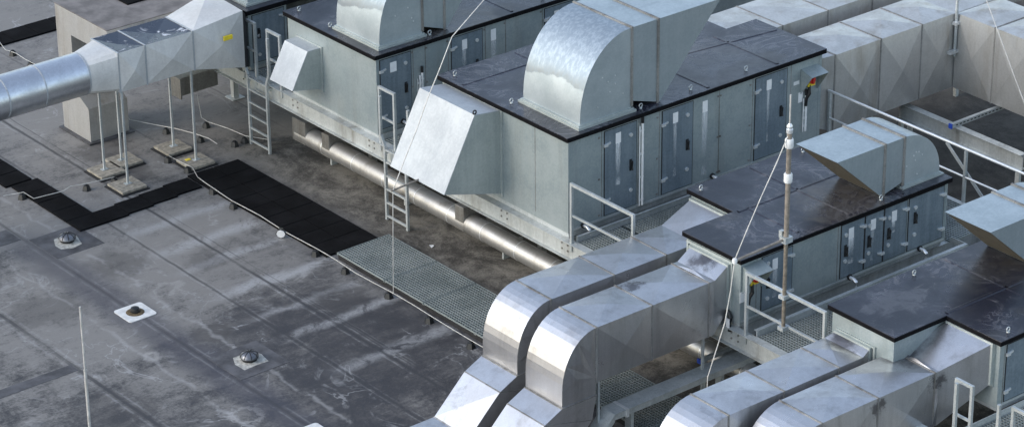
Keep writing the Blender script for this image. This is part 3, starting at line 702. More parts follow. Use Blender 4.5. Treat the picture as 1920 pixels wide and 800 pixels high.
# ------------------------------------------------------------------ ducts
def elbow_rings(xc, zc, a, b, y0, y1, thick_a, thick_b, n=12):
    """bend from +Z-top horizontal (at xc) down to vertical (west side)"""
    out = []
    for i in range(n+1):
        t = R(90)*i/n
        o = (xc-a*math.sin(t), zc+b*math.cos(t)); q = (xc-(a-thick_a)*math.sin(t), zc+(b-thick_b)*math.cos(t))
        out.append([(o[0],y0,o[1]),(o[0],y1,o[1]),(q[0],y1,q[1]),(q[0],y0,q[1])])
    return out
def pair_duct(label, y0, y1, start, xs, ztop, zbot, drop=True, rods=()):
    """start: rings at the unit end; xs: joints along the straight run; then a bend down, a kick outward and a run on the roof"""
    t = thing('supply_duct', label, 'duct', (xs[-1], (y0+y1)/2, 0), 'silver rectangular ducts serving the low units')
    m = MB()
    m.section(start[0], start[1], .01)
    build(m, 'transition', M['duct'], t)
    rings = [start[1]] + [rx(x, y0, y1, zbot, ztop) for x in xs]
    for a, b in zip(rings, rings[1:]): build(MB().section(a, b, .048), 'duct_section', M['duct'], t)
    f = [rx(x, y0, y1, zbot, ztop) for x in xs]
    for r in f: build(MB().flange(r, (1,0,0), .03, .010), 'flange', M['seam'], t)
    build(MB().flange(start[0], (1,0,0), .07, .02), 'flange', M['hood_side'], t)
    x = xs[-1]
    if drop:
        a, H = .72, ztop-zbot
        rg = elbow_rings(x, ztop-.92, a, .92, y0, y1, .70, .90)
        m = MB()
        for p, q in zip(rg, rg[1:]): m.section(p, q, 0)
        el = build(m, 'elbow', M['duct'], t, smooth=25)
        def arc(d): return (x-.72*math.sin(R(d)), ztop-.92+.92*math.cos(R(d)))
        hub = (x-.03, ztop-.90)
        for d0, d1 in ((4,33),(33,62),(62,90)):
            P_ = [arc(d0+(d1-d0)*k/6) for k in range(7)]
            vs_ = [(p[0],y0-.003,p[1]) for p in P_] + [(hub[0],y0-.003,hub[1])]
            mid = (sum(p[0] for p in P_)/7*.62+hub[0]*.38, y0-.032, sum(p[1] for p in P_)/7*.62+hub[1]*.38)
            build(MB().add(vs_+[mid], [(k,(k+1)%8,8) for k in range(8)]), 'creased_cheek', M['duct'], el)
        zc = ztop-.92
        vert = [(x-a,y0,zc),(x-a,y1,zc),(x-.02,y1,zc),(x-.02,y0,zc)]
        low = [(x-a,y0,1.17),(x-a,y1,1.17),(x-.02,y1,1.17),(x-.02,y0,1.17)]
        build(MB().section(vert, low, .008), 'drop_section', M['duct'], t)
        e = .012
        xi, xo = x-.02, x-a
        A = [(xo-.02,y0-e,1.17),(xo-.02,y1+e,1.17),(xi+.01,y1+e,1.17),(xi+.01,y0-e,1.17)]
        B = [(x-1.10,y0-e,1.0),(x-1.10,y1+e,1.0),(x-.10,y1+e,.75),(x-.10,y0-e,.75)]
        D = [(x-1.75,y0-e,.38),(x-1.75,y1+e,.38),(x-.75,y1+e,.06),(x-.75,y0-e,.06)]
        E = [(x-4.2,y0-e,.38),(x-4.2,y1+e,.38),(x-4.2,y1+e,.02),(x-4.2,y0-e,.02)]
        build(MB().section(A, B, .004, caps=True), 'kick_section', M['duct'], t)
        build(MB().section(B, D, .02), 'kick_section', M['duct'], t)
        build(MB().section(D, E, .008, caps=True), 'duct_section', M['duct'], t)
        for r, d in ((A,(0,0,1)), (B,(.9,0,.45)), (D,(.7,0,.7))):
            build(MB().flange(r, d, .02, .006), 'flange', M['seam'], t)
    for rxx, ry_ in rods:
        build(MB().box(rxx-.02,rxx+.02,ry_-.02,ry_+.02,.0,zbot-.0), 'support_rod', M['galv'], t)
    return t
# nearer of the two beside the four-door unit
pair_duct('silver duct with a rounded bend, nearer of the pair left of the four-door unit', -8.0, -7.08,
          [rx(-1.83,-7.97,-7.05,1.72,2.56), rx(-2.15,-8.0,-7.08,1.39,2.39)], [-2.28,-3.52,-4.70], 2.39, 1.39, rods=((-4.58,-7.9),(-2.3,-7.9)))
pair_duct('silver duct with a rounded bend, farther of the pair, passing below the first handrail', -6.69, -5.79,
          [rx(-.66,-6.70,-5.76,1.7,2.60), rx(-1.36,-6.69,-5.79,1.36,2.33)], [-2.05,-3.2,-4.56], 2.33, 1.36, rods=((-4.4,-6.6),))
def low_duct(label, y0, y1, start, xs, ztop, zbot):
    t = pair_duct(label, y0, y1, start, xs, ztop, zbot, drop=False)
    x = xs[-1]
    rg = elbow_rings(x, ztop-.92, .80, .92, y0, y1, .78, .90); m = MB()
    for p, q in zip(rg, rg[1:]): m.section(p, q, 0)
    build(m, 'elbow', M['duct'], t, smooth=25)
    zc = ztop-.92
    build(MB().section([(x-.8,y0,zc),(x-.8,y1,zc),(x-.02,y1,zc),(x-.02,y0,zc)], [(x-.8,y0,.0),(x-.8,y1,.0),(x-.02,y1,.0),(x-.02,y0,.0)], .008), 'drop_section', M['duct'], t)
low_duct('silver duct at the bottom right, ending in the square flange at the dark-roofed unit', -11.28, -10.42,
         [rx(-1.83,-11.26,-10.5,1.62,2.36), rx(-2.0,-11.28,-10.42,1.34,2.27)], [-2.52,-3.70,-4.86], 2.27, 1.34)
low_duct('wide silver duct at the bottom right with a flared sloping end piece, nearest of all', -12.36, -11.44,
         [rx(-.66,-12.76,-11.80,1.95,2.66), rx(-1.42,-12.36,-11.44,1.30,2.27)], [-1.50,-2.75,-3.95], 2.27, 1.30)

# weathered big ducts on the right
t = thing('exhaust_duct', 'tall weathered L-shaped duct turning a corner at the upper right', 'duct', (6.2,-3.2,0), 'large ducts behind the units')
ya, yb, za, zb = -3.74, -2.62, 1.62, 3.16
xs = [4.75, 5.95, 7.05, 7.98]
build(MB().section(rx(4.36,-3.6,-2.66,1.75,3.12), rx(4.75,ya,yb,za,zb), .01), 'transition', M['duct_worn'], t)
for a, b in zip(xs, xs[1:]): build(MB().section(rx(a,ya,yb,za,zb), rx(b,ya,yb,za,zb), .08), 'duct_section', M['duct_worn'], t)
build(MB().section(rx(7.98,ya,yb,za,zb), rx(9.2,ya,yb,za,zb), .07, caps=True), 'corner_section', M['duct_worn'], t)
for x in xs[:-1]: build(MB().flange(rx(x,ya,yb,za,zb), (1,0,0), .03, .012), 'flange', M['seam'], t)
yl = [-3.76,-4.75,-5.75,-6.75,-7.75,-9.4]
for a, b in zip(yl, yl[1:]): build(MB().section(ry(a,7.98,9.2,za,zb), ry(b,7.98,9.2,za,zb), .07, caps=True), 'duct_section', M['duct_worn'], t)
for y in yl[1:]: build(MB().flange(ry(y,7.98,9.2,za,zb), (0,1,0), .03, .012), 'flange', M['seam'], t)
for xx, yy in ((5.2,-2.8),(7.6,-2.8),(8.9,-6.5),(8.9,-9.0)): build(MB().box(xx-.04,xx+.04,yy-.04,yy+.04,0,za), 'support_post', M['galv'], t)
t = thing('exhaust_duct', 'long flat-topped duct running off the top edge behind the L-shaped one', 'duct', (8,-1.5,0), 'large ducts behind the units')
ya, yb, za, zb = -2.16, -.88, 2.0, 3.22
xs = [3.64, 4.9, 6.1, 7.3, 8.5, 9.7, 10.9, 12.5]
for a, b in zip(xs, xs[1:]): build(MB().section(rx(a,ya,yb,za,zb), rx(b,ya,yb,za,zb), .035, caps=True), 'duct_section', M['duct_worn'], t)
for x in xs[1:-1]: build(MB().flange(rx(x,ya,yb,za,zb), (1,0,0), .03, .010), 'flange', M['seam'], t)
for xx in (5.5, 8, 10.5): build(MB().box(xx-.04,xx+.04,-1.6,-1.52,0,za), 'support_post', M['galv'], t)
# beam frame below
t = thing('support_beam', 'galvanised girder with a slotted strut across it, below the tall corner duct', 'beam', (6.95,-5,0))
build(MB().box(6.94,6.96,-6.55,-3.4,1.16,1.45).box(6.87,7.03,-6.55,-3.4,1.45,1.465).box(6.87,7.03,-6.55,-3.4,1.145,1.16), 'girder', M['girder'], t)
for a in (-6.5,-3.7): build(MB().box(6.92,6.98,a,a+.1,0,1.145), 'post', M['girder'], t)
s = build(MB().box(6.80,8.6,-4.88,-4.81,1.466,1.55), 'strut', M['galv'], t)
build(MB().box(6.77,6.80,-4.885,-4.805,1.463,1.555), 'end_cap', M['blue'], s)
d = MB()
for i in range(16): d.box(6.9+i*.1,6.95+i*.1,-4.888,-4.8805,1.50,1.518)
build(d, 'slot_row', M['gap'], s)

# ---------------- flared duct and round pipe at the left
t = thing('round_duct', 'silver round pipe joining a cross-creased box duct at the left, pale flared end', 'duct', (-4.0,6.2,0))
ya, yb, za, zb = 5.71, 6.66, 2.01, 2.82
A = rx(-4.98,ya,yb,za,zb); B = rx(-4.37,ya,yb,za,zb); D = rx(-3.28,ya,yb,za,zb); E = rx(-1.86,6.02,7.5,1.55,2.72)
E2 = [(-2.05,5.80,2.90),(-2.05,7.0,2.95),(-2.05,7.0,1.70),(-2.05,5.80,1.70)]
for p, q in ((A,B),(B,D)):
    s = build(MB().section(p, q, .09, skip=(0,)), 'duct_section', M['white_duct'], t)
    w = MB(); w.section([(v[0],v[1],v[2]) for v in p], q, -.05, skip=(1,2,3))
    build(w, 'top_panel', M['wet'], s)
build(MB().section(D, E2, .09), 'flared_section', M['white_duct'], t)
build(MB().section(E2, [(-1.80,6.05,2.66),(-1.80,7.0,2.66),(-1.80,7.0,1.56),(-1.80,6.05,1.56)], 0, caps=True), 'end_frame', M['gap'], t)
for r in (A,B,D): build(MB().flange(r, (1,0,0), .03, .010), 'flange', M['hood'], t)
build(MB().box(-2.62,-2.42,5.625,5.66,2.46,2.55).box(-2.54,-2.50,5.66,5.80,2.48,2.52), 'warning_plate', M['yellow'], t)
# square to round
cy, cz, r, xr = 6.19, 2.40, .42, -5.55; n = 32
m = MB(); sq = []; ci = []
for k in range(n):
    an = 2*math.pi*(k+.5)/n; c_, s_ = math.cos(an), math.sin(an); q = max(abs(c_), abs(s_))
    sq.append((-4.98, (ya+yb)/2 + c_/q*(yb-ya)/2, (za+zb)/2 + s_/q*(zb-za)/2)); ci.append((xr, cy+c_*r, cz+s_*r))
m.add(sq+ci, [(k,(k+1)%n,n+(k+1)%n,n+k) for k in range(n)])
build(m, 'square_to_round', M['white_duct'], t, smooth=18)
p = build(MB().tube([(xr,cy,cz),(-12.5,cy,cz-.02)], r, 40), 'round_pipe', M['bigpipe'], t, smooth=50)
for x in (-5.57,-6.52,-7.32,-8.3,-9.3,-10.3,-11.3): build(MB().tube([(x-.012,cy,cz),(x+.012,cy,cz)], r+.008, 40), 'pipe_seam', M['hood'], p, smooth=50)
# support stands
def stand(label, x, y, ztop, sz=.56, rot=0):
    t = thing('support_stand', label, 'support', (x,y,0), 'rod stands on paving slabs under the flared duct')
    h = sz/2; cx, cy_ = x+random.uniform(-.04,.04), y-.02
    build(MB().box(cx-h-.05,cx+h+.03,cy_-h-.05,cy_+h+.03,.0,.02), 'rubber_pad', M['rubber'], t)
    build(MB().box(cx-h,cx+h,cy_-h,cy_+h,.02,.075), 'paving_slab', M['slab'], t, bevel=.008)
    build(MB().box(x-.07,x+.07,y-.05,y+.05,.075,.085), 'foot_plate', M['galv'], t)
    build(MB().box(x-.019,x+.019,y-.019,y+.019,.085,ztop), 'rod', M['galv'], t)
for lab, x, y, zt in (('rod stand below the square-to-round piece, its slab touching the slab behind', -4.95,6.58,2.0), ('rod stand with the slab nearest the square leg of the big box duct', -4.45,6.75,2.0),
                      ('perforated rod stand at the front left, slab beside the black mats', -4.95,5.73,2.0), ('rod stand with the slab farthest right, next to the conductor run', -3.30,6.64,2.0),
                      ('rod stand at the front right with a yellow tag at its foot', -3.32,5.80,2.0)):
    stand(lab, x, y, zt)
tag(build(MB().box(-3.5,-3.4,5.86,5.93,.0755,.09), 'yellow_clip', M['yellow']), 'small yellow clip lying on the front right paving slab', 'clip')

t = thing('box_duct', 'old rectangular box duct rising from the roof at the upper left, grey dusty top', 'duct', (-3.9,8.4,0))
build(MB().prism([(7.0,2.2),(8.4,2.2),(8.4,1.0),(8.95,1.0),(8.95,2.72),(7.0,2.72)], 'x', -4.42, -3.52).box(-3.52,-1.9,7.0,8.95,2.2,2.72), 'elbow_box', M['duct_worn'], t)
build(MB().box(-4.43,-1.9,6.99,8.96,2.72,2.735), 'top_panel', M['tar'], t)
build(MB().prism([(8.4,1.0),(7.93,.75),(8.95,.75),(8.95,1.0)], 'x', -4.42, -3.52), 'leg_taper', M['duct_worn'], t)
build(MB().box(-4.42,-3.52,7.93,8.95,.0,.75), 'leg', M['duct_worn'], t)
build(MB().box(-4.5,-3.44,7.85,9.03,0,.035), 'flashing', M['patch'], t)
tag(build(MB().box(-3.4,-2.2,7.86,8.45,2.735,2.765), 'rubber_mat', M['mat']), 'black rubber mat lying on top of the old box duct', 'mat')

# ------------------------------------------------------------------ pipes under the platform
def pipe(label, x, z, r, y0, y1):
    t = thing('insulated_pipe', label, 'pipe', (x,(y0+y1)/2,0), 'jacketed pipes under the platform')
    build(MB().tube([(x,y0,z),(x,y1,z)], r, 28), 'jacket', M['pipe'], t, smooth=50)
    y = y0-.9
    while y > y1:
        build(MB().tube([(x,y-.008,z),(x,y+.008,z)], r+.004, 28), 'jacket_band', M['bright'], t, smooth=50); y -= 1.0
    return t
p1 = pipe('thick jacketed pipe running along the front of the platform, nearer of two', -1.46, .47, .19, 4.8, -14)
p2 = pipe('thinner jacketed pipe behind the thick one under the platform', -.98, .58, .10, 4.9, -14)
for lab, y0, y1 in (('sheet metal box at the far end of the jacketed pipes', 4.42, 4.86), ('second sheet metal box on the pipes, just past the far end', 3.62, 3.86), ('sheet metal box on the pipes below the corner of the big weather hood', -.62, -.36)):
    tag(build(MB().box(-1.64,-1.10,y0,y1,.36,.84), 'pipe_box', M['box'], bevel=.006), lab, 'pipe box', 'boxes around the jacketed pipes')
t = thing('pipe_support', 'row of low brackets holding the jacketed pipes off the roof', 'support', (-1.2,0,0))
for y in (4.0,1.6,-1.4,-4.4,-7.0,-9.6,-12.4):
    build(MB().box(-1.5,-.88,y-.03,y+.03,.26,.312).box(-1.34,-.94,y-.02,y+.02,0,.26), 'bracket', M['girder'], t)

# cable tray
t = thing('cable_trunking', 'covered galvanised cable tray crossing under the nearer silver duct and bending down', 'cable tray', (-3,-7.95,0))
build(MB().box(-4.42,-1.2,-8.12,-7.82,.64,.75).box(-4.42,-1.2,-8.135,-7.805,.75,.758), 'straight_tray', M['galv'], t)
build(MB().prism([(-4.42,.758),(-5.12,.02),(-4.98,.02),(-4.42,.62)], 'y', -8.135, -7.805), 'sloped_tray', M['galv'], t)
build(MB().box(-4.18,-4.12,-8.145,-7.795,.62,.764), 'strap', M['bright'], t)
for a in (-4.,-2.): build(MB().box(a,a+.06,-8.05,-7.9,0,.64), 'foot', M['galv'], t)
t = thing('slotted_strut', 'short slotted strut with a blue end cap beside the cable tray', 'strut', (-1.7,-7.55,0))
build(MB().box(-2.04,-1.2,-7.59,-7.52,.64,.71), 'channel', M['galv'], t)
build(MB().box(-2.07,-2.04,-7.595,-7.515,.635,.715), 'end_cap', M['blue'], t)
for a in (-1.3,-1.95): build(MB().box(a,a+.04,-7.58,-7.53,.0,.64), 'leg', M['galv'], t)

# ------------------------------------------------------------------ roof walkway: mats and gratings
def tile(x, y, w, l, label, group):
    m = MB().box(x-w/2,x+w/2,y-l/2,y+l/2,.0,.042)
    o = build(m, 'rubber_mat', M['mat'], bevel=.006)
    o.rotation_euler.z = R(random.uniform(-.5,.5)); o.location.z = random.uniform(0,.004)
    return tag(o, label, 'mat', group)
lg = 'black rubber tile of the wide double path beside the conductor'
for j in range(9):
    for i in range(2):
        tile(-3.51+i*.605+.02*(8-j)/9*-1, 5.1-j*.513, .592, .502, lg, 'rubber tiles of the double path')
for i in range(4): tile(-4.16-i*.585, 5.02-.05*i, .575, .52, 'black rubber tile of the single row linking the two paths', 'rubber tiles of the linking row')
for j in range(5): tile(-6.42, 4.86+j*.512, .59, .50, 'black rubber tile of the narrow path beside the rod stands, nearer straight run', 'rubber tiles of the narrow path')
for j in range(4): tile(-6.52, 7.46+j*.512, .59, .50, 'black rubber tile of the narrow path beyond its sideways step, at the left edge', 'rubber tiles past the step')
for i in range(6): tile(-1.35-i*.6, 13.87, .592, .66, 'black rubber tile of the far row at the upper left', 'rubber tiles of the far row')
for k, (y0, y1) in enumerate(((.56,-.87),(-.91,-2.03),(-2.07,-3.52),(-3.54,-5.0),(-5.02,-6.5),(-6.52,-8.0),(-8.02,-9.5))):
    t = MB()
    x0, x1 = -3.68, -2.50
    grating(t, x0, x1, y1, y0, .14, .062, .014, .03)
    t.box(x0-.01,x1+.01,y1-.004,y1+.01,.09,.142); t.box(x0-.01,x1+.01,y0-.01,y0+.004,.09,.142)
    o = build(t, 'walkway_grating', M['mesh'])
    lab = ['grating panel at the start of the walkway, touching the black tiles', 'second grating panel from the black tiles, a white wire above it', 'third grating panel from the black tiles, reaching towards the rounded ducts',
           'grating panel slipping behind the farther rounded duct'][k] if k < 4 else 'walkway grating panel in the shade below the silver ducts'
    tag(o, lab, 'grating', 'walkway gratings on the roof')
for x, lab in ((-3.62,'dark bearer under the edge of the walkway gratings facing the conductor'), (-3.09,'dark bearer under the middle of the walkway gratings'), (-2.56,'dark bearer under the walkway edge facing the jacketed pipes')):
    tag(build(MB().box(x-.05,x+.05,-9.4,.55,0,.088), 'walkway_bearer', M['rubber']), lab, 'bearer', 'bearers under the walkway gratings')

# ------------------------------------------------------------------ roof fittings
def dome_vent(label, x, y):
    t = thing('roof_vent', label, 'vent', (x,y,0), 'domed roof vents')
    build(MB().box(x-.52,x+.50,y-.50,y+.52,0,.006), 'base_sheet', M['patch'], t)
    m = MB(); n = 24
    m.add([(x+a+random.uniform(-.05,.05), y+b+random.uniform(-.05,.05), .0075) for a,b in ((-.24,-.22),(-.05,-.27),(.2,-.24),(.27,.03),(.22,.24),(0,.22),(-.2,.25),(-.25,0))], [(0,1,2,3,4,5,6,7)]).lathe((x,y,.008), [(.19,0),(.14,.012)], 20)
    build(m, 'sealant_ring', M['sealant'], t, smooth=40)
    build(MB().lathe((x,y,.02), [(.135,0),(.135,.05)], 20), 'collar', M['plastic'], t, smooth=40)
    d = build(MB().lathe((x,y,.075), [(.165,0),(.162,.02),(.14,.06),(.09,.09),(.03,.1)], 24), 'cap', M['capmetal'], t, smooth=60)
    r = MB()
    for k in range(4):
        a = R(25+k*45); c_, s_ = math.cos(a), math.sin(a)
        r.tube([(x+c_*.163,y+s_*.163,.09),(x+c_*.14,y+s_*.14,.136),(x+c_*.08,y+s_*.08,.170),(x,y,.178),(x-c_*.08,y-s_*.08,.170),(x-c_*.14,y-s_*.14,.136),(x-c_*.163,y-s_*.163,.09)], .008, 5)
    build(r, 'cap_ribs', M['rubber'], d)
dome_vent('domed roof vent on a square patch next to the corner of the black mats', -7.12, 4.42)
dome_vent('domed roof vent on a square patch in the open lower part of the roof', -7.15, -1.62)
def drain(label, x, y):
    t = thing('roof_drain', label, 'drain', (x,y,0), 'roof drains in white collars')
    h = .29; pts = []
    for cx, cy_, a0 in ((h,h,0),(-h,h,90),(-h,-h,180),(h,-h,270)):
        for k in range(5):
            a = R(a0+k*22.5); rr = .06
            pts.append((x+cx-math.copysign(rr,cx)+rr*math.cos(a), y+cy_-math.copysign(rr,cy_)+rr*math.sin(a)))
    build(MB().prism(pts, 'z', 0, .012), 'collar', M['collar'], t)
    build(MB().lathe((x,y,.012), [(.17,0),(.13,.012),(.06,.01)], 16), 'leaf_litter', M['leaf'], t)
    m = MB().lathe((x,y,.02), [(.085,0),(.09,.03),(.075,.08),(.03,.10)], 12)
    build(m, 'strainer', M['plastic'], t, smooth=40)
drain('roof drain in a white square collar, dark leaf strainer, between the two domed vents', -7.70, 1.17)
drain('roof drain with its white collar cut by the bottom edge of the photo', -7.82, -4.42)

# lightning protection on the roof
def wire(label, pts, r=.0075, name='lightning_conductor', mat='cable', cat='cable', group='lightning conductor runs'):
    P = [Vector(p) for p in pts]; Q = []
    for a, b in zip(P, P[1:]):
        n = max(1, int((b-a).length/.5))
        for k in range(n):
            q = a.lerp(b, k/n)
            if 0 < k < n: q = q + Vector((random.uniform(-.012,.012), random.uniform(-.012,.012), 0))
            Q.append(q)
    Q.append(P[-1])
    return tag(build(MB().tube(Q, r, 6), name, M[mat], smooth=60), label, cat, group)
h = .125
wire('pale conductor running from the left edge over the narrow mat path to the stands', [(-7.14,6.71,h),(-6.76,6.6,h),(-6.7,6.33,.07),(-6.1,6.25,.07),(-5.93,6.24,h),(-5.64,6.15,h),(-5.05,6.06,h)])
wire('pale conductor from the old box duct leg to the slab farthest right', [(-3.4,8.43,.4),(-3.3,8.25,.1),(-3.1,7.7,h),(-2.85,7.2,h),(-2.7,6.75,h),(-2.62,6.4,h),(-2.55,6.2,.05)])
main = [(-3.62,6.3,.06),(-3.6,5.5,.09),(-3.78,5.05,.1),(-3.84,4.68,h),(-3.86,4.35,h),(-3.9,3.72,h),(-3.86,2.8,h),(-3.9,1.92,h),(-3.86,.95,h),(-3.86,.42,h),(-3.9,-.28,h),(-3.86,-1.35,h),(-3.88,-2.55,h),(-3.9,-3.7,h),(-3.9,-5.2,h)]
wire('long pale conductor following the edge of the wide mat path and gratings', main)
wire('pale conductor dropping from the stub beam and running to the ladder foot', [(-2.3,7.25,.8),(-2.25,7.2,.2),(-2.18,7.1,h),(-2.05,6.55,h),(-1.99,6.02,h),(-1.7,5.6,.1)])
wire('pale conductor at the upper left corner beyond the mats, two black holders below', [(-3.1,14.0,.1),(-3.3,13.2,.06),(-3.3,12.75,h),(-3.32,12.3,h),(-3.3,11.9,h),(-3.4,11.2,h),(-3.5,10,h)])
def holder(x, y, label, tipped=False):
    t = thing('conductor_holder', label, 'cable holder', (x,y,0), 'black conductor holders')
    b = MB().lathe((x,y,0), [(.095,0),(.09,.015),(.06,.10),(.045,.105)], 6)
    build(b, 'foot', M['plastic'], t)
    build(MB().box(x-.02,x+.02,y-.025,y+.025,.105,.122), 'clip', M['rubber'], t)
    return t
from_px = [(-6.80,6.60,'black holder under the conductor left of the narrow mat path'), (-5.64,6.13,'black holder between the narrow mats and the left rod stands'), (-5.05,6.06,'black holder right beside the slab of the left rod stand'),
  (-2.98,7.40,'black holder on the conductor just right of the box duct leg'), (-3.72,6.2,'black holder standing free between the two pairs of slabs'), (-2.68,6.6,'black holder behind the slab farthest right'),
  (-2.28,5.98,'black holder left of the ladder foot, no conductor on it'), (-2.03,6.0,'black holder just behind the left stile of the far ladder'), (-1.62,5.8,'black holder in the shade right of the far ladder'),
  (-3.68,5.55,'black holder in front of the front right slab'), (-3.85,4.42,'black holder at the inner corner of the mat paths'), (-3.92,3.62,'black holder beside the second row of the wide mat path'),
  (-3.90,.95,'black holder at the near end of the wide mat path'), (-3.9,.02,'black holder beside the first grating panel'), (-3.88,-1.28,'black holder where the hanging wire meets the conductor'),
  (-3.9,-2.5,'black holder beside the third grating panel'), (-3.92,-3.72,'black holder next to the rounded duct'), (-2.20,7.12,'black holder below the stub beam'),
  (-3.26,12.95,'upper of the two black holders in the upper left corner'), (-3.30,12.15,'lower of the two black holders in the upper left corner')]
for x, y, lab in from_px: holder(x, y, lab)
t = thing('conductor_holder', 'tipped-over holder showing its pale underside beside the wide mats', 'cable holder', (-3.95,2.02,0), 'black conductor holders')
a = MB().tube([(-3.98,1.95,.10),(-3.90,2.06,.12)], [.10,.055], 6)
build(a, 'foot', M['plastic'], t)
build(MB().tube([(-3.992,1.937,.098),(-3.981,1.949,.10)], .082, 8), 'underside', M['label'], t)

# hanging wires and mast
wire('taut white wire from above, over the big hood, to a stick on its lower edge', [(-1.05,-1.2,5.46),(-1.54,-1.2,5.11),(-2.27,-1.2,4.6),(-3.66,-1.2,2.03)], .0095, 'guy_wire', 'cable', 'wire', 'white guy wires')
wire('thin white wire dropping from the stick below the big hood to the roof conductor', [(-3.66,-1.2,2.03),(-3.85,-1.4,.7),(-3.88,-1.42,.13)], .007, 'guy_wire', 'cable', 'wire', 'white guy wires')
tag(build(MB().tube([(-3.06,-1.18,2.06),(-3.70,-1.2,2.03)], .018, 8), 'spacer_stick', M['wood']), 'thin dark stick projecting from the lower edge of the big hood', 'stick')
t = thing('lightning_mast', 'tall wooden-coloured insulated mast with white collars clamped to a handrail', 'mast', (-1.9,-9.38,1.9))
mx, my = -1.905, -9.38
build(MB().tube([(mx,my,1.95),(mx,my,3.62)], .034, 12), 'lower_pole', M['pole'], t, smooth=50)
build(MB().tube([(mx,my,3.62),(mx,my,5.45)], .042, 12), 'upper_pole', M['wood'], t, smooth=50)
for z in (4.68, 5.28): build(MB().lathe((mx,my,z-.09), [(.06,0),(.07,.02),(.07,.14),(.06,.16)], 14), 'insulator', M['white'], t, smooth=40)
build(MB().lathe((mx,my,5.45), [(.055,0),(.055,.06),(.035,.07),(.05,.09),(.05,.12),(.02,.16)], 12), 'cap', M['bright'], t, smooth=40)
build(MB().tube([(mx,my,5.6),(mx,my,6.1)], .014, 8), 'tip_rod', M['cable'], t, smooth=50)
a = build(MB().tube([(mx,my,3.6),(-3.02,my,3.56)], .022, 8), 'arm', M['wood'], t, smooth=50)
build(MB().lathe((-3.02,my,3.52), [(.035,0),(.045,.04),(.035,.08)], 10), 'arm_end', M['white'], a, smooth=40)
build(MB().box(mx-.08,mx+.08,my-.07,my+.07,3.54,3.64).box(mx-.05,mx+.02,my+.05,my+.12,3.6,3.72), 'clamp', M['galv'], t)
for b in (2.53,1.96): build(MB().box(mx-.07,mx+.09,my-.06,my+.065,b,b+.065), 'clamp', M['galv'], t)
wire('white wire from the mast top to the arm end and down behind the nearest ducts', [(mx,my,5.46),(-3.02,my,3.58),(-3.2,-9.38,2.53),(-3.55,-9.38,1.66),(-3.6,-9.4,.1)], .0095, 'guy_wire', 'cable', 'wire', 'white guy wires')
t = thing('lightning_mast', 'thin grey mast clamped to the inside corner of the tall L-shaped duct', 'mast', (7.92,-3.82,1.6))
build(MB().tube([(7.93,-3.80,2.3),(7.93,-3.80,5.4)], .032, 10), 'pole', M['galv'], t, smooth=50)
for a, b in ((7.85,2.96),(7.75,2.38)): build(MB().box(a,7.975,-3.86,-3.765,b,b+.06), 'clamp', M['bright'], t)
wire('white wire slanting down across the tall L-shaped duct at the right edge', [(7.93,-3.80,5.0),(7.78,-4.66,3.76),(7.49,-6.0,2.21),(7.36,-6.6,1.52)], .0095, 'guy_wire', 'cable', 'wire', 'white guy wires')
t = thing('lightning_rod', 'slim white rod standing alone on the open roof at the lower left', 'lightning rod', (-11.3,-3.22,0))
build(MB().tube([(-11.3,-3.22,.06),(-11.3,-3.22,1.95)], .026, 8), 'lower_rod', M['cable'], t, smooth=50)
build(MB().tube([(-11.3,-3.22,1.95),(-11.3,-3.22,3.07)], .017, 8), 'upper_rod', M['cable'], t, smooth=50)
build(MB().lathe((-11.3,-3.22,0), [(.2,0),(.2,.05),(.06,.08)], 16), 'foot', M['slab'], t)
m = MB().add([(-2.08,-.2,.012),(-2.0,-.18,.025),(-1.98,-.11,.01),(-2.06,-.10,.028)], [(0,1,2),(0,2,3)])
tag(build(m, 'paper_scrap', M['label']), 'crumpled white paper scrap on the silty strip beside the pipes', 'litter')

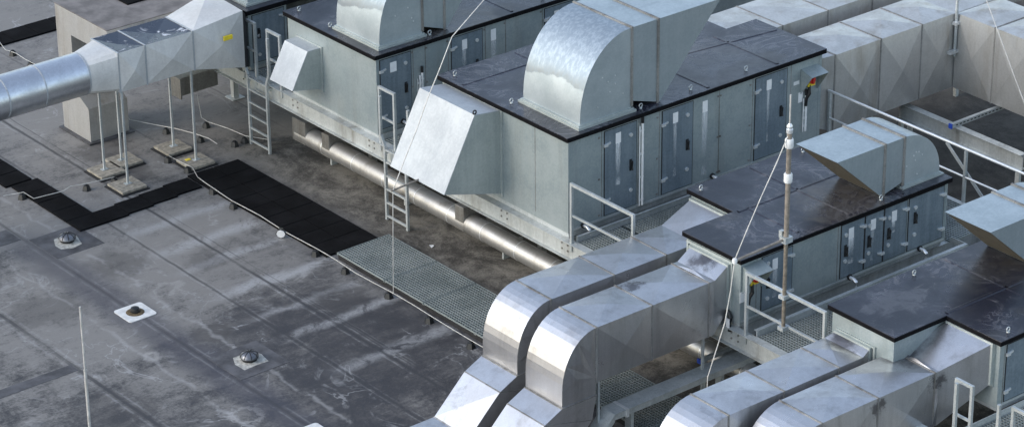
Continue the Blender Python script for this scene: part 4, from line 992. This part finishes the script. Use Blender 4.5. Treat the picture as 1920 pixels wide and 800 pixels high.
# ------------------------------------------------------------------ sky, sun, camera
SUN_EL, SUN_AZ = 32, 160          # azimuth measured from +X towards +Y
w = bpy.data.worlds.new('World'); scene.world = w; w.use_nodes = True
nt = w.node_tree; bg = nt.nodes['Background']
sky = nt.nodes.new('ShaderNodeTexSky'); sky.sky_type = 'NISHITA'; sky.sun_disc = False
sky.sun_elevation = R(SUN_EL); sky.sun_rotation = R(90-SUN_AZ); sky.air_density = 1.2; sky.dust_density = 1.2; sky.ozone_density = 1.4
hs = nt.nodes.new('ShaderNodeHueSaturation'); hs.inputs['Saturation'].default_value = .76      # thin overcast veil
nt.links.new(sky.outputs[0], hs.inputs['Color']); nt.links.new(hs.outputs[0], bg.inputs[0]); bg.inputs[1].default_value = .15
sl = bpy.data.lights.new('sun', 'SUN'); sl.energy = .5; sl.angle = R(22); sl.color = (1.,.93,.84)
so = bpy.data.objects.new('sun', sl); C.objects.link(so)
dv = Vector((math.cos(R(SUN_AZ))*math.cos(R(SUN_EL)), math.sin(R(SUN_AZ))*math.cos(R(SUN_EL)), math.sin(R(SUN_EL))))
so.rotation_euler = dv.to_track_quat('Z', 'Y').to_euler(); so.location = dv*60

cam = bpy.data.cameras.new('camera'); co = bpy.data.objects.new('camera', cam); C.objects.link(co); scene.camera = co
yaw, pit, rol, f = R(51.30434293), R(25.70821594), R(-.63654823), 5683.2
fw = Vector((math.cos(yaw)*math.cos(pit), math.sin(yaw)*math.cos(pit), -math.sin(pit)))
ri = Vector((math.sin(yaw), -math.cos(yaw), 0)); up = ri.cross(fw)
r2 = ri*math.cos(rol)+up*math.sin(rol); u2 = up*math.cos(rol)-ri*math.sin(rol)
mt = Matrix((r2, u2, -fw)).transposed().to_4x4(); mt.translation = Vector((-32.46,-40.53,25.0))
co.matrix_world = mt
cam.sensor_fit = 'HORIZONTAL'; cam.sensor_width = 36; cam.lens = f/1920*36; cam.clip_start = 1; cam.clip_end = 600
vs = scene.view_settings; vs.view_transform = 'Standard'; vs.look = 'None'; vs.gamma = 1; vs.use_curve_mapping = False; vs.exposure = 1.1
scene.render.resolution_x, scene.render.resolution_y = 1024, 426
scene.cycles.use_denoising = True
